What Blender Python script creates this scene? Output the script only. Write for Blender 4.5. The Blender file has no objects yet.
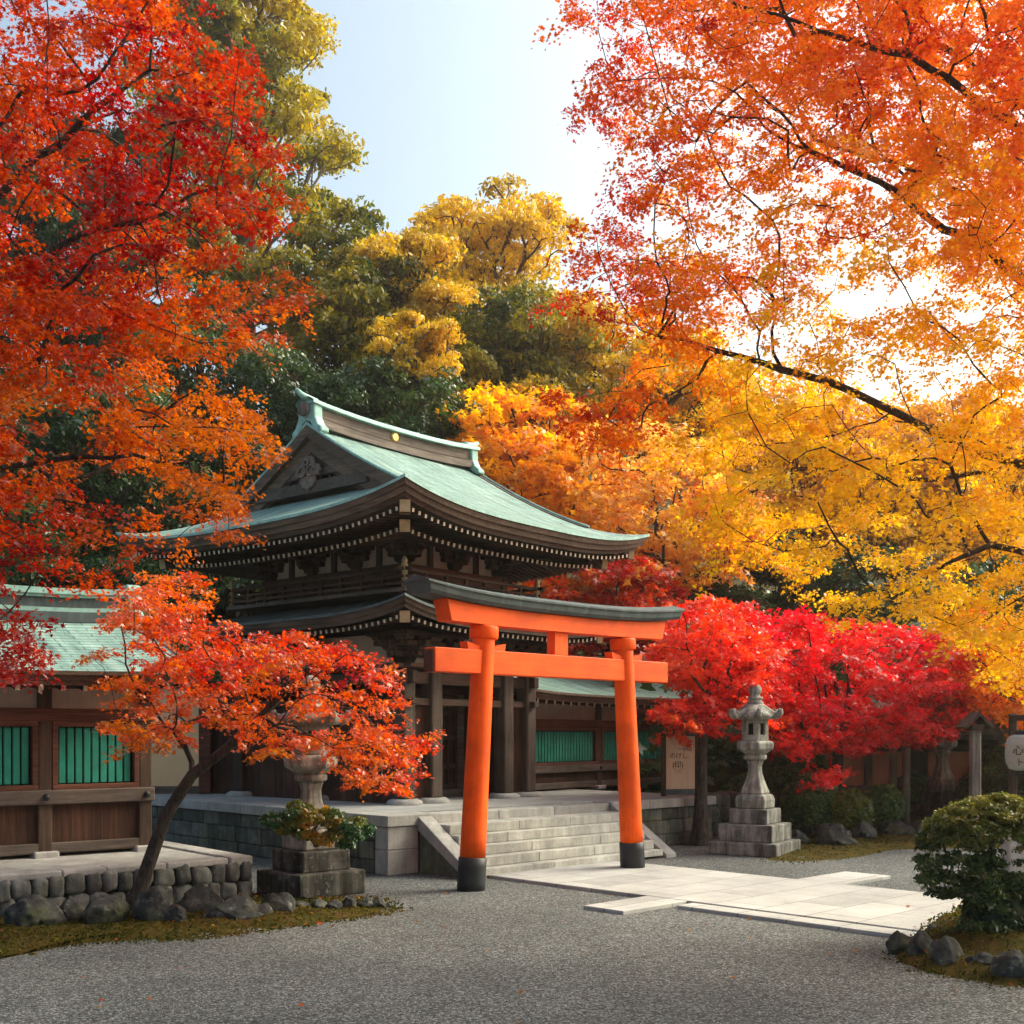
import bpy, bmesh, math, random
import numpy as np
from mathutils import Vector, Matrix, noise as mnoise

random.seed(7)
rng = np.random.default_rng(7)
R = math.radians
C = bpy.context.scene.collection
SC = bpy.context.scene

# ------------------------------------------------------------------ camera, sky, sun, exposure
F, HOR, CX, CH = 1150.0, 735.0, 512.0, 2.0          # focal length in pixels, horizon row, centre column, eye height
cam_data = bpy.data.cameras.new('camera'); cam = bpy.data.objects.new('camera', cam_data); C.objects.link(cam)
cam.location = (0, 0, CH); cam.rotation_euler = (R(90), 0, 0)
cam_data.sensor_width = 36; cam_data.lens = F / 1024 * 36; cam_data.shift_y = (HOR - 512) / 1024
cam_data.clip_end = 2000
SC.camera = cam

SUN_AZ, SUN_EL = 66.0, 38.0                            # degrees right of the view axis, degrees up
world = bpy.data.worlds.new('World'); SC.world = world; world.use_nodes = True
nt = world.node_tree
bg = nt.nodes['Background']
sky = nt.nodes.new('ShaderNodeTexSky'); sky.sky_type = 'NISHITA'; sky.sun_disc = False
sky.sun_elevation = R(SUN_EL); sky.sun_rotation = R(SUN_AZ)
sky.air_density = 0.85; sky.dust_density = 7.0; sky.ozone_density = 1.6
wb = nt.nodes.new('ShaderNodeMix'); wb.data_type = 'RGBA'; wb.blend_type = 'MULTIPLY'; wb.inputs[0].default_value = 1; wb.inputs[7].default_value = (.94, 1.0, .87, 1)
nt.links.new(sky.outputs[0], wb.inputs[6]); nt.links.new(wb.outputs[2], bg.inputs[0]); bg.inputs[1].default_value = 0.15
sun_data = bpy.data.lights.new('sun', 'SUN'); sun = bpy.data.objects.new('sun', sun_data); C.objects.link(sun)
sun_data.energy = 1.25; sun_data.angle = R(32); sun_data.color = (1, 0.92, 0.80)
sd = Vector((math.sin(R(SUN_AZ)) * math.cos(R(SUN_EL)), math.cos(R(SUN_AZ)) * math.cos(R(SUN_EL)), math.sin(R(SUN_EL))))
sun.rotation_euler = sd.to_track_quat('Z', 'Y').to_euler()
vs = SC.view_settings
vs.view_transform = 'Standard'; vs.look = 'None'; vs.gamma = 1; vs.use_curve_mapping = False; vs.exposure = 1.3
cy = SC.cycles
cy.max_bounces = 6; cy.diffuse_bounces = 3; cy.glossy_bounces = 2; cy.transmission_bounces = 3; cy.transparent_max_bounces = 4

# ------------------------------------------------------------------ helpers
def P(px, py, d):
    """world point seen at pixel (px, py) at distance d along the view axis"""
    return Vector(((px - CX) / F * d, d, CH + (HOR - py) / F * d))

def G(px, py, z=0.0):
    """point of the level z seen at pixel (px, py)"""
    d = (CH - z) * F / (py - HOR)
    return Vector(((px - CX) / F * d, d, z))

def tag(o, label=None, cat=None, group=None, kind=None):
    if label: o['label'] = label
    if cat: o['category'] = cat
    if group: o['group'] = group
    if kind: o['kind'] = kind
    return o

def thing(name, label, cat, loc=(0, 0, 0), rz=0.0, group=None, sc=1.0):
    o = bpy.data.objects.new(name, None); C.objects.link(o)
    o.location = loc; o.rotation_euler = (0, 0, rz); o.scale = (sc, sc, sc); o.empty_display_size = .2
    return tag(o, label, cat, group)

def copy_tree(o, parent=None):
    c = o.copy(); C.objects.link(c)
    if parent: c.parent = parent
    for ch in list(o.children): copy_tree(ch, c)
    return c

class MB:
    """collects shapes and links them as one mesh object"""
    def __init__(self):
        self.v = []; self.f = []; self.m = []; self.uv = []; self.hasuv = False; self.sm = []
    def add(self, vs, fs, mi=0, uvs=None, smooth=False):
        b = len(self.v); self.v += [tuple(p) for p in vs]
        for f in fs:
            self.f.append([b + i for i in f]); self.m.append(mi); self.sm.append(smooth)
        self.uv += (uvs if uvs else [(0, 0)] * len(vs))
        if uvs: self.hasuv = True
    def box(self, c, s, mi=0, rot=None, capm=None, capf=None, taper=None):
        """box of centre c, size s; rot a 3x3; taper scales the top"""
        hx, hy, hz = s[0] / 2, s[1] / 2, s[2] / 2
        t = taper or 1.0
        p = [(-hx, -hy, -hz), (hx, -hy, -hz), (hx, hy, -hz), (-hx, hy, -hz), (-hx * t, -hy * t, hz), (hx * t, -hy * t, hz), (hx * t, hy * t, hz), (-hx * t, hy * t, hz)]
        if rot is not None: p = [rot @ Vector(q) for q in p]
        p = [(q[0] + c[0], q[1] + c[1], q[2] + c[2]) for q in p]
        fs = [(0, 3, 2, 1), (4, 5, 6, 7), (0, 1, 5, 4), (1, 2, 6, 5), (2, 3, 7, 6), (3, 0, 4, 7)]
        b = len(self.v); self.add(p, fs, mi)
        if capf is not None: self.m[len(self.f) - 6 + capf] = capm
    def beam(self, a, b, w, h, mi=0, capm=None):
        """bar from a to b, w wide and h high; the end face at b may have another material"""
        a, b = Vector(a), Vector(b); d = b - a; L = d.length; x = d / L
        y = Vector((0, 0, 1)).cross(x); y = y.normalized() if y.length > 1e-4 else Vector((0, 1, 0)); z = x.cross(y)
        rot = Matrix((x, y, z)).transposed()
        self.box((a + b) / 2, (L, w, h), mi, rot, capm, 3 if capm is not None else None)
    def tube(self, pts, rad, k=8, mi=0, caps=True, smooth=True):
        n = len(pts); vs = []; fs = []
        for i in range(n):
            d = Vector(pts[min(i + 1, n - 1)]) - Vector(pts[max(i - 1, 0)]); d.normalize()
            x = d.orthogonal() if i == 0 else (x - d * x.dot(d))
            x.normalize(); y = d.cross(x); r = rad[i] if hasattr(rad, '__len__') else rad
            for j in range(k):
                a = 2 * math.pi * j / k; vs.append(Vector(pts[i]) + (x * math.cos(a) + y * math.sin(a)) * r)
        for i in range(n - 1):
            for j in range(k):
                fs.append((i * k + j, i * k + (j + 1) % k, (i + 1) * k + (j + 1) % k, (i + 1) * k + j))
        if caps: fs += [tuple(range(k - 1, -1, -1)), tuple((n - 1) * k + j for j in range(k))]
        self.add(vs, fs, mi, smooth=smooth)
    def lathe(self, prof, k=24, mi=0, c=(0, 0, 0), smooth=True, sq=None, rot=0):
        """profile (r, z) turned round z; sq k=4/6/8 with rot for prisms"""
        vs = []; fs = []; n = len(prof)
        for r, z in prof:
            for j in range(k):
                a = 2 * math.pi * j / k + rot; vs.append((c[0] + r * math.cos(a), c[1] + r * math.sin(a), c[2] + z))
        for i in range(n - 1):
            for j in range(k):
                fs.append((i * k + j, i * k + (j + 1) % k, (i + 1) * k + (j + 1) % k, (i + 1) * k + j))
        fs += [tuple(range(k - 1, -1, -1)), tuple((n - 1) * k + j for j in range(k))]
        self.add(vs, fs, mi, smooth=smooth)
    def poly(self, outline, ax, depth, org, mi=0):
        """2D outline extruded: ax = (ex, ey) in-plane axes, depth vector"""
        ex, ey = Vector(ax[0]), Vector(ax[1]); o = Vector(org); d = Vector(depth); n = len(outline)
        a = [o + ex * p[0] + ey * p[1] for p in outline]; b = [p + d for p in a]
        fs = [tuple(range(n)), tuple(range(2 * n - 1, n - 1, -1))] + [(i, (i + 1) % n, n + (i + 1) % n, n + i)[::-1] for i in range(n)]
        self.add(a + b, fs, mi)
    def grid(self, rows, mi=0, uvrows=None, smooth=True, flip=False):
        n, m = len(rows), len(rows[0]); vs = [p for r in rows for p in r]
        fs = [(i * m + j, i * m + j + 1, (i + 1) * m + j + 1, (i + 1) * m + j) for i in range(n - 1) for j in range(m - 1)]
        if flip: fs = [f[::-1] for f in fs]
        self.add(vs, fs, mi, [u for r in uvrows for u in r] if uvrows else None, smooth)
    def strip(self, a, b, mi=0, smooth=False):
        self.grid([a, b], mi, None, smooth)
    def build(self, name, mats, parent=None, bevel=0.0, seg=1, fix=True):
        me = bpy.data.meshes.new(name); me.from_pydata(self.v, [], self.f)
        if not isinstance(mats, (list, tuple)): mats = [mats]
        for m in mats: me.materials.append(m)
        me.polygons.foreach_set('material_index', self.m); me.polygons.foreach_set('use_smooth', self.sm)
        if self.hasuv:
            uvl = me.uv_layers.new(name='uv'); li = np.zeros(len(me.loops), dtype=np.int32); me.loops.foreach_get('vertex_index', li)
            uvl.data.foreach_set('uv', np.array(self.uv, dtype=np.float32)[li].ravel())
        if fix:
            bm = bmesh.new(); bm.from_mesh(me); bmesh.ops.recalc_face_normals(bm, faces=bm.faces); bm.to_mesh(me); bm.free()
        me.update()
        o = bpy.data.objects.new(name, me); C.objects.link(o)
        if parent: o.parent = parent
        if bevel:
            md = o.modifiers.new('bevel', 'BEVEL'); md.width = bevel; md.segments = seg; md.limit_method = 'ANGLE'; md.angle_limit = R(40)
        return o

def rot3(z): return Matrix.Rotation(z, 3, 'Z')
def fbm(p, s, o=4): return mnoise.fractal(Vector(p) * s, 1.0, 2.0, o)

# ------------------------------------------------------------------ materials
def new_mat(name):
    m = bpy.data.materials.new(name); m.use_nodes = True; t = m.node_tree
    return m, t, t.nodes, t.links, t.nodes['Principled BSDF']
def N(ns, typ, **kw):
    n = ns.new(typ)
    for k, v in kw.items():
        if k in n.inputs: n.inputs[k].default_value = v
        else: setattr(n, k, v)
    return n
def ramp(ns, stops):
    r = ns.new('ShaderNodeValToRGB'); e = r.color_ramp.elements
    while len(e) < len(stops): e.new(0.5)
    for i, (p, c) in enumerate(stops):
        e[i].position = p; e[i].color = (*c, 1) if len(c) == 3 else c
    return r
def mixc(ns, ls, mode, fac, a, b):
    m = ns.new('ShaderNodeMix'); m.data_type = 'RGBA'; m.blend_type = mode
    def put(sock, v):
        if isinstance(v, bpy.types.NodeSocket): ls.new(v, sock)
        elif isinstance(v, (int, float)): sock.default_value = v
        else: sock.default_value = (*v, 1) if len(v) == 3 else v
    put(m.inputs[0], fac); put(m.inputs[6], a); put(m.inputs[7], b)
    return m.outputs[2]
def coords(ns, ls, scale=(1, 1, 1), kind='Object'):
    tc = ns.new('ShaderNodeTexCoord'); mp = ns.new('ShaderNodeMapping'); mp.inputs['Scale'].default_value = scale
    ls.new(tc.outputs[kind], mp.inputs[0]); return mp.outputs[0]
def bump(ns, ls, bsdf, h, strength=.3, dist=.02):
    b = N(ns, 'ShaderNodeBump', Strength=strength, Distance=dist); ls.new(h, b.inputs['Height']); ls.new(b.outputs[0], bsdf.inputs['Normal']); return b

def mat_stone(name, dark, light, scale=3.0, moss=0.0, lichen=0.25, rough=.9, bs=.35, island=.25, stain=.5):
    m, t, ns, ls, b = new_mat(name)
    co = coords(ns, ls)
    n1 = N(ns, 'ShaderNodeTexNoise', Scale=scale, Detail=8, Roughness=.65); ls.new(co, n1.inputs[0])
    r1 = ramp(ns, [(.3, dark), (.68, light)]); ls.new(n1.outputs[0], r1.inputs[0])
    n2 = N(ns, 'ShaderNodeTexNoise', Scale=90, Detail=4, Roughness=.8); ls.new(co, n2.inputs[0])
    r2 = ramp(ns, [(.3, (.62, .62, .62)), (.7, (1.25, 1.25, 1.25))]); ls.new(n2.outputs[0], r2.inputs[0])
    c = mixc(ns, ls, 'MULTIPLY', 1.0, r1.outputs[0], r2.outputs[0])
    # vertical dirt streaks
    co3 = coords(ns, ls, (5, 5, .55)); n3 = N(ns, 'ShaderNodeTexNoise', Scale=1.6, Detail=6, Roughness=.7); ls.new(co3, n3.inputs[0])
    r3 = ramp(ns, [(.38, (0, 0, 0)), (.62, (1, 1, 1))]); ls.new(n3.outputs[0], r3.inputs[0])
    inv = N(ns, 'ShaderNodeMath', operation='MULTIPLY_ADD'); ls.new(r3.outputs[0], inv.inputs[0]); inv.inputs[1].default_value = -stain; inv.inputs[2].default_value = stain
    c = mixc(ns, ls, 'MIX', inv.outputs[0], c, tuple(x * .35 for x in dark))
    if lichen:
        n4 = N(ns, 'ShaderNodeTexNoise', Scale=9, Detail=7, Roughness=.75); ls.new(co, n4.inputs[0])
        r4 = ramp(ns, [(.56, (0, 0, 0)), (.68, (lichen, lichen, lichen))]); ls.new(n4.outputs[0], r4.inputs[0])
        c = mixc(ns, ls, 'MIX', r4.outputs[0], c, (.55, .56, .5))
    if moss:
        n5 = N(ns, 'ShaderNodeTexNoise', Scale=2.3, Detail=6, Roughness=.7); ls.new(co, n5.inputs[0])
        r5 = ramp(ns, [(.5, (0, 0, 0)), (.66, (moss, moss, moss))]); ls.new(n5.outputs[0], r5.inputs[0])
        c = mixc(ns, ls, 'MIX', r5.outputs[0], c, (.085, .095, .03))
    if island:
        g = ns.new('ShaderNodeNewGeometry'); mr = N(ns, 'ShaderNodeMapRange'); ls.new(g.outputs['Random Per Island'], mr.inputs[0])
        mr.inputs[3].default_value = 1 - island; mr.inputs[4].default_value = 1 + island
        c = mixc(ns, ls, 'MULTIPLY', 1.0, c, mr.outputs[0])
    ls.new(c, b.inputs['Base Color']); b.inputs['Roughness'].default_value = rough; b.inputs['Specular IOR Level'].default_value = .25
    mh = N(ns, 'ShaderNodeMath', operation='MULTIPLY_ADD'); ls.new(n1.outputs[0], mh.inputs[0]); mh.inputs[1].default_value = 1.4; ls.new(n2.outputs[0], mh.inputs[2])
    bump(ns, ls, b, mh.outputs[0], bs, .015)
    return m

def mat_wood(name, dark, light, grain=(1, 1, 12), rough=.75, axis=2, bs=.2, island=.3, spec=.25):
    """grain runs along the given axis"""
    m, t, ns, ls, b = new_mat(name)
    s = [14, 14, 14]; s[axis] = .8
    co = coords(ns, ls, tuple(s))
    n1 = N(ns, 'ShaderNodeTexNoise', Scale=1.7, Detail=8, Roughness=.7, Distortion=.3); ls.new(co, n1.inputs[0])
    co2 = coords(ns, ls); n2 = N(ns, 'ShaderNodeTexNoise', Scale=1.1, Detail=5, Roughness=.6); ls.new(co2, n2.inputs[0])
    r1 = ramp(ns, [(.32, dark), (.7, light)]); ls.new(n1.outputs[0], r1.inputs[0])
    r2 = ramp(ns, [(.3, (.55, .55, .55)), (.7, (1.25, 1.25, 1.25))]); ls.new(n2.outputs[0], r2.inputs[0])
    c = mixc(ns, ls, 'MULTIPLY', 1.0, r1.outputs[0], r2.outputs[0])
    if island:
        g = ns.new('ShaderNodeNewGeometry'); mr = N(ns, 'ShaderNodeMapRange'); ls.new(g.outputs['Random Per Island'], mr.inputs[0])
        mr.inputs[3].default_value = 1 - island; mr.inputs[4].default_value = 1 + island
        c = mixc(ns, ls, 'MULTIPLY', 1.0, c, mr.outputs[0])
    ls.new(c, b.inputs['Base Color']); b.inputs['Roughness'].default_value = rough; b.inputs['Specular IOR Level'].default_value = spec
    bump(ns, ls, b, n1.outputs[0], bs, .01)
    return m

def mat_plain(name, col, rough=.7, var=.15, scale=4.0, bs=.1, spec=.3, metal=0.0, weather=None):
    m, t, ns, ls, b = new_mat(name); co = coords(ns, ls)
    n1 = N(ns, 'ShaderNodeTexNoise', Scale=scale, Detail=7, Roughness=.65); ls.new(co, n1.inputs[0])
    r1 = ramp(ns, [(.3, tuple(x * (1 - var) for x in col)), (.7, tuple(x * (1 + var) for x in col))]); ls.new(n1.outputs[0], r1.inputs[0])
    c = r1.outputs[0]
    if weather:
        co3 = coords(ns, ls, (7, 7, .5)); n3 = N(ns, 'ShaderNodeTexNoise', Scale=1.5, Detail=7, Roughness=.7); ls.new(co3, n3.inputs[0])
        r3 = ramp(ns, [(.52, (0, 0, 0)), (.75, (.55, .55, .55))]); ls.new(n3.outputs[0], r3.inputs[0])
        c = mixc(ns, ls, 'MIX', r3.outputs[0], c, weather)
    ls.new(c, b.inputs['Base Color']); b.inputs['Roughness'].default_value = rough; b.inputs['Specular IOR Level'].default_value = spec
    b.inputs['Metallic'].default_value = metal
    n2 = N(ns, 'ShaderNodeTexNoise', Scale=scale * 12, Detail=4); ls.new(co, n2.inputs[0])
    bump(ns, ls, b, n2.outputs[0], bs, .01)
    return m

def mat_roof(name, base, pale, dark, bw=.55, bh=.11, streak=.5):
    """copper sheets in courses; uses the uv laid along the eave and up the slope, in metres"""
    m, t, ns, ls, b = new_mat(name)
    tc = ns.new('ShaderNodeTexCoord')
    br = N(ns, 'ShaderNodeTexBrick', Scale=1.0); br.inputs['Mortar Size'].default_value = .011; br.inputs['Brick Width'].default_value = bw; br.inputs['Row Height'].default_value = bh
    br.inputs['Mortar Smooth'].default_value = .3; br.inputs['Bias'].default_value = 0
    br.inputs['Color1'].default_value = (.86, .86, .86, 1); br.inputs['Color2'].default_value = (1.1, 1.1, 1.1, 1); br.inputs['Mortar'].default_value = (.34, .36, .36, 1)
    ls.new(tc.outputs['UV'], br.inputs['Vector'])
    mp = ns.new('ShaderNodeMapping'); mp.inputs['Scale'].default_value = (5, .6, 1); ls.new(tc.outputs['UV'], mp.inputs[0])
    n1 = N(ns, 'ShaderNodeTexNoise', Scale=1.0, Detail=8, Roughness=.7); ls.new(mp.outputs[0], n1.inputs[0])
    r1 = ramp(ns, [(.34, dark), (.5, base), (.68, pale)]); ls.new(n1.outputs[0], r1.inputs[0])
    n2 = N(ns, 'ShaderNodeTexNoise', Scale=1.2, Detail=6, Roughness=.7); ls.new(tc.outputs['UV'], n2.inputs[0])
    r2 = ramp(ns, [(.3, (.58, .64, .64)), (.7, (1.2, 1.15, 1.12))]); ls.new(n2.outputs[0], r2.inputs[0])
    c = mixc(ns, ls, 'MULTIPLY', 1.0, r1.outputs[0], r2.outputs[0])
    c = mixc(ns, ls, 'MULTIPLY', 1.0, c, br.outputs['Color'])
    ls.new(c, b.inputs['Base Color']); b.inputs['Roughness'].default_value = .62; b.inputs['Specular IOR Level'].default_value = .35
    # stepped courses: saw-tooth height across the rows
    sx = ns.new('ShaderNodeSeparateXYZ'); ls.new(tc.outputs['UV'], sx.inputs[0])
    dv = N(ns, 'ShaderNodeMath', operation='DIVIDE'); ls.new(sx.outputs[1], dv.inputs[0]); dv.inputs[1].default_value = bh
    fr = N(ns, 'ShaderNodeMath', operation='FRACT'); ls.new(dv.outputs[0], fr.inputs[0])
    sb = N(ns, 'ShaderNodeMath', operation='MULTIPLY_ADD'); ls.new(fr.outputs[0], sb.inputs[0]); sb.inputs[1].default_value = -1.0; ls.new(n1.outputs[0], sb.inputs[2])
    bump(ns, ls, b, sb.outputs[0], .8, .025)
    return m

def mat_leaf(name, trans=.45, gloss=.06, rough=.45):
    m = bpy.data.materials.new(name); m.use_nodes = True; t = m.node_tree; ns, ls = t.nodes, t.links
    out = ns['Material Output']; ns.remove(ns['Principled BSDF'])
    at = N(ns, 'ShaderNodeAttribute', attribute_name='tint')
    d = ns.new('ShaderNodeBsdfDiffuse'); tr = ns.new('ShaderNodeBsdfTranslucent'); g = N(ns, 'ShaderNodeBsdfGlossy', Roughness=rough)
    ls.new(at.outputs[0], d.inputs[0])
    hs = N(ns, 'ShaderNodeHueSaturation', Saturation=1.10, Value=1.35); ls.new(at.outputs[0], hs.inputs['Color']); ls.new(hs.outputs[0], tr.inputs[0])
    m1 = N(ns, 'ShaderNodeMixShader'); m1.inputs[0].default_value = trans; ls.new(d.outputs[0], m1.inputs[1]); ls.new(tr.outputs[0], m1.inputs[2])
    fr = N(ns, 'ShaderNodeFresnel', IOR=1.35); ml = N(ns, 'ShaderNodeMath', operation='MULTIPLY'); ls.new(fr.outputs[0], ml.inputs[0]); ml.inputs[1].default_value = gloss * 8
    m2 = N(ns, 'ShaderNodeMixShader'); ls.new(ml.outputs[0], m2.inputs[0]); ls.new(m1.outputs[0], m2.inputs[1]); ls.new(g.outputs[0], m2.inputs[2])
    ls.new(m2.outputs[0], out.inputs[0])
    return m

def mat_bark(name, dark, light):
    m, t, ns, ls, b = new_mat(name); co = coords(ns, ls, (9, 9, 2.2))
    n1 = N(ns, 'ShaderNodeTexNoise', Scale=2.0, Detail=8, Roughness=.75, Distortion=.6); ls.new(co, n1.inputs[0])
    r1 = ramp(ns, [(.35, dark), (.68, light)]); ls.new(n1.outputs[0], r1.inputs[0]); ls.new(r1.outputs[0], b.inputs['Base Color'])
    b.inputs['Roughness'].default_value = .9; b.inputs['Specular IOR Level'].default_value = .2
    bump(ns, ls, b, n1.outputs[0], 1.0, .04); return m

def mat_gravel(name):
    m, t, ns, ls, b = new_mat(name); co = coords(ns, ls)
    v = N(ns, 'ShaderNodeTexVoronoi', Scale=58); ls.new(co, v.inputs['Vector'])
    v2 = N(ns, 'ShaderNodeTexVoronoi', Scale=130); ls.new(co, v2.inputs['Vector'])
    sx = ns.new('ShaderNodeSeparateColor'); ls.new(v.outputs['Color'], sx.inputs[0])
    r = ramp(ns, [(0, (.065, .072, .074)), (.35, (.145, .156, .159)), (.72, (.245, .26, .262)), (1, (.48, .50, .49))]); ls.new(sx.outputs[0], r.inputs[0])
    sx2 = ns.new('ShaderNodeSeparateColor'); ls.new(v2.outputs['Color'], sx2.inputs[0])
    r2 = ramp(ns, [(0, (.45, .45, .45)), (1, (1.5, 1.5, 1.5))]); ls.new(sx2.outputs[0], r2.inputs[0])
    c = mixc(ns, ls, 'MULTIPLY', .6, r.outputs[0], r2.outputs[0])
    n = N(ns, 'ShaderNodeTexNoise', Scale=.45, Detail=7, Roughness=.6); ls.new(co, n.inputs[0])
    r3 = ramp(ns, [(.3, (.66, .67, .67)), (.7, (1.15, 1.15, 1.13))]); ls.new(n.outputs[0], r3.inputs[0])
    c = mixc(ns, ls, 'MULTIPLY', 1.0, c, r3.outputs[0])
    # dark gaps between the pebbles
    r4 = ramp(ns, [(.25, (1, 1, 1)), (.75, (.42, .42, .42))]); ls.new(v.outputs['Distance'], r4.inputs[0])
    c = mixc(ns, ls, 'MULTIPLY', 1.0, c, r4.outputs[0])
    ls.new(c, b.inputs['Base Color']); b.inputs['Roughness'].default_value = .85; b.inputs['Specular IOR Level'].default_value = .25
    ad = N(ns, 'ShaderNodeMath', operation='ADD'); ls.new(v.outputs['Distance'], ad.inputs[0]); ls.new(v2.outputs['Distance'], ad.inputs[1])
    iv = N(ns, 'ShaderNodeMath', operation='MULTIPLY'); ls.new(ad.outputs[0], iv.inputs[0]); iv.inputs[1].default_value = -1
    bump(ns, ls, b, iv.outputs[0], .9, .012); return m

def mat_moss(name, a=(.05, .055, .012), bcol=(.16, .13, .02)):
    m, t, ns, ls, b = new_mat(name); co = coords(ns, ls)
    n1 = N(ns, 'ShaderNodeTexNoise', Scale=3.5, Detail=8, Roughness=.7); ls.new(co, n1.inputs[0])
    r1 = ramp(ns, [(.3, a), (.5, bcol), (.62, (.11, .07, .02)), (.72, (.06, .04, .022))]); ls.new(n1.outputs[0], r1.inputs[0])
    n2 = N(ns, 'ShaderNodeTexNoise', Scale=70, Detail=5, Roughness=.8); ls.new(co, n2.inputs[0])
    r2 = ramp(ns, [(.3, (.4, .4, .4)), (.7, (1.5, 1.5, 1.5))]); ls.new(n2.outputs[0], r2.inputs[0])
    c = mixc(ns, ls, 'MULTIPLY', 1, r1.outputs[0], r2.outputs[0]); ls.new(c, b.inputs['Base Color'])
    b.inputs['Roughness'].default_value = 1; b.inputs['Specular IOR Level'].default_value = .1
    bump(ns, ls, b, n2.outputs[0], 1, .03); return m

def mat_paving(name):
    m, t, ns, ls, b = new_mat(name); co = coords(ns, ls)
    br = N(ns, 'ShaderNodeTexBrick', Scale=1.0); br.inputs['Mortar Size'].default_value = .008; br.inputs['Brick Width'].default_value = 1.15; br.inputs['Row Height'].default_value = .62
    br.inputs['Color1'].default_value = (.34, .345, .34, 1); br.inputs['Color2'].default_value = (.46, .465, .455, 1); br.inputs['Mortar'].default_value = (.16, .155, .15, 1)
    br.inputs['Mortar Smooth'].default_value = .2; ls.new(co, br.inputs['Vector'])
    n1 = N(ns, 'ShaderNodeTexNoise', Scale=1.6, Detail=8, Roughness=.7); ls.new(co, n1.inputs[0])
    r1 = ramp(ns, [(.3, (.72, .72, .72)), (.7, (1.12, 1.12, 1.1))]); ls.new(n1.outputs[0], r1.inputs[0])
    n2 = N(ns, 'ShaderNodeTexNoise', Scale=60, Detail=5, Roughness=.8); ls.new(co, n2.inputs[0])
    r2 = ramp(ns, [(.3, (.75, .75, .75)), (.7, (1.15, 1.15, 1.15))]); ls.new(n2.outputs[0], r2.inputs[0])
    c = mixc(ns, ls, 'MULTIPLY', 1, br.outputs['Color'], r1.outputs[0]); c = mixc(ns, ls, 'MULTIPLY', 1, c, r2.outputs[0])
    ls.new(c, b.inputs['Base Color']); b.inputs['Roughness'].default_value = .8
    bump(ns, ls, b, n2.outputs[0], .3, .01); return m

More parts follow.
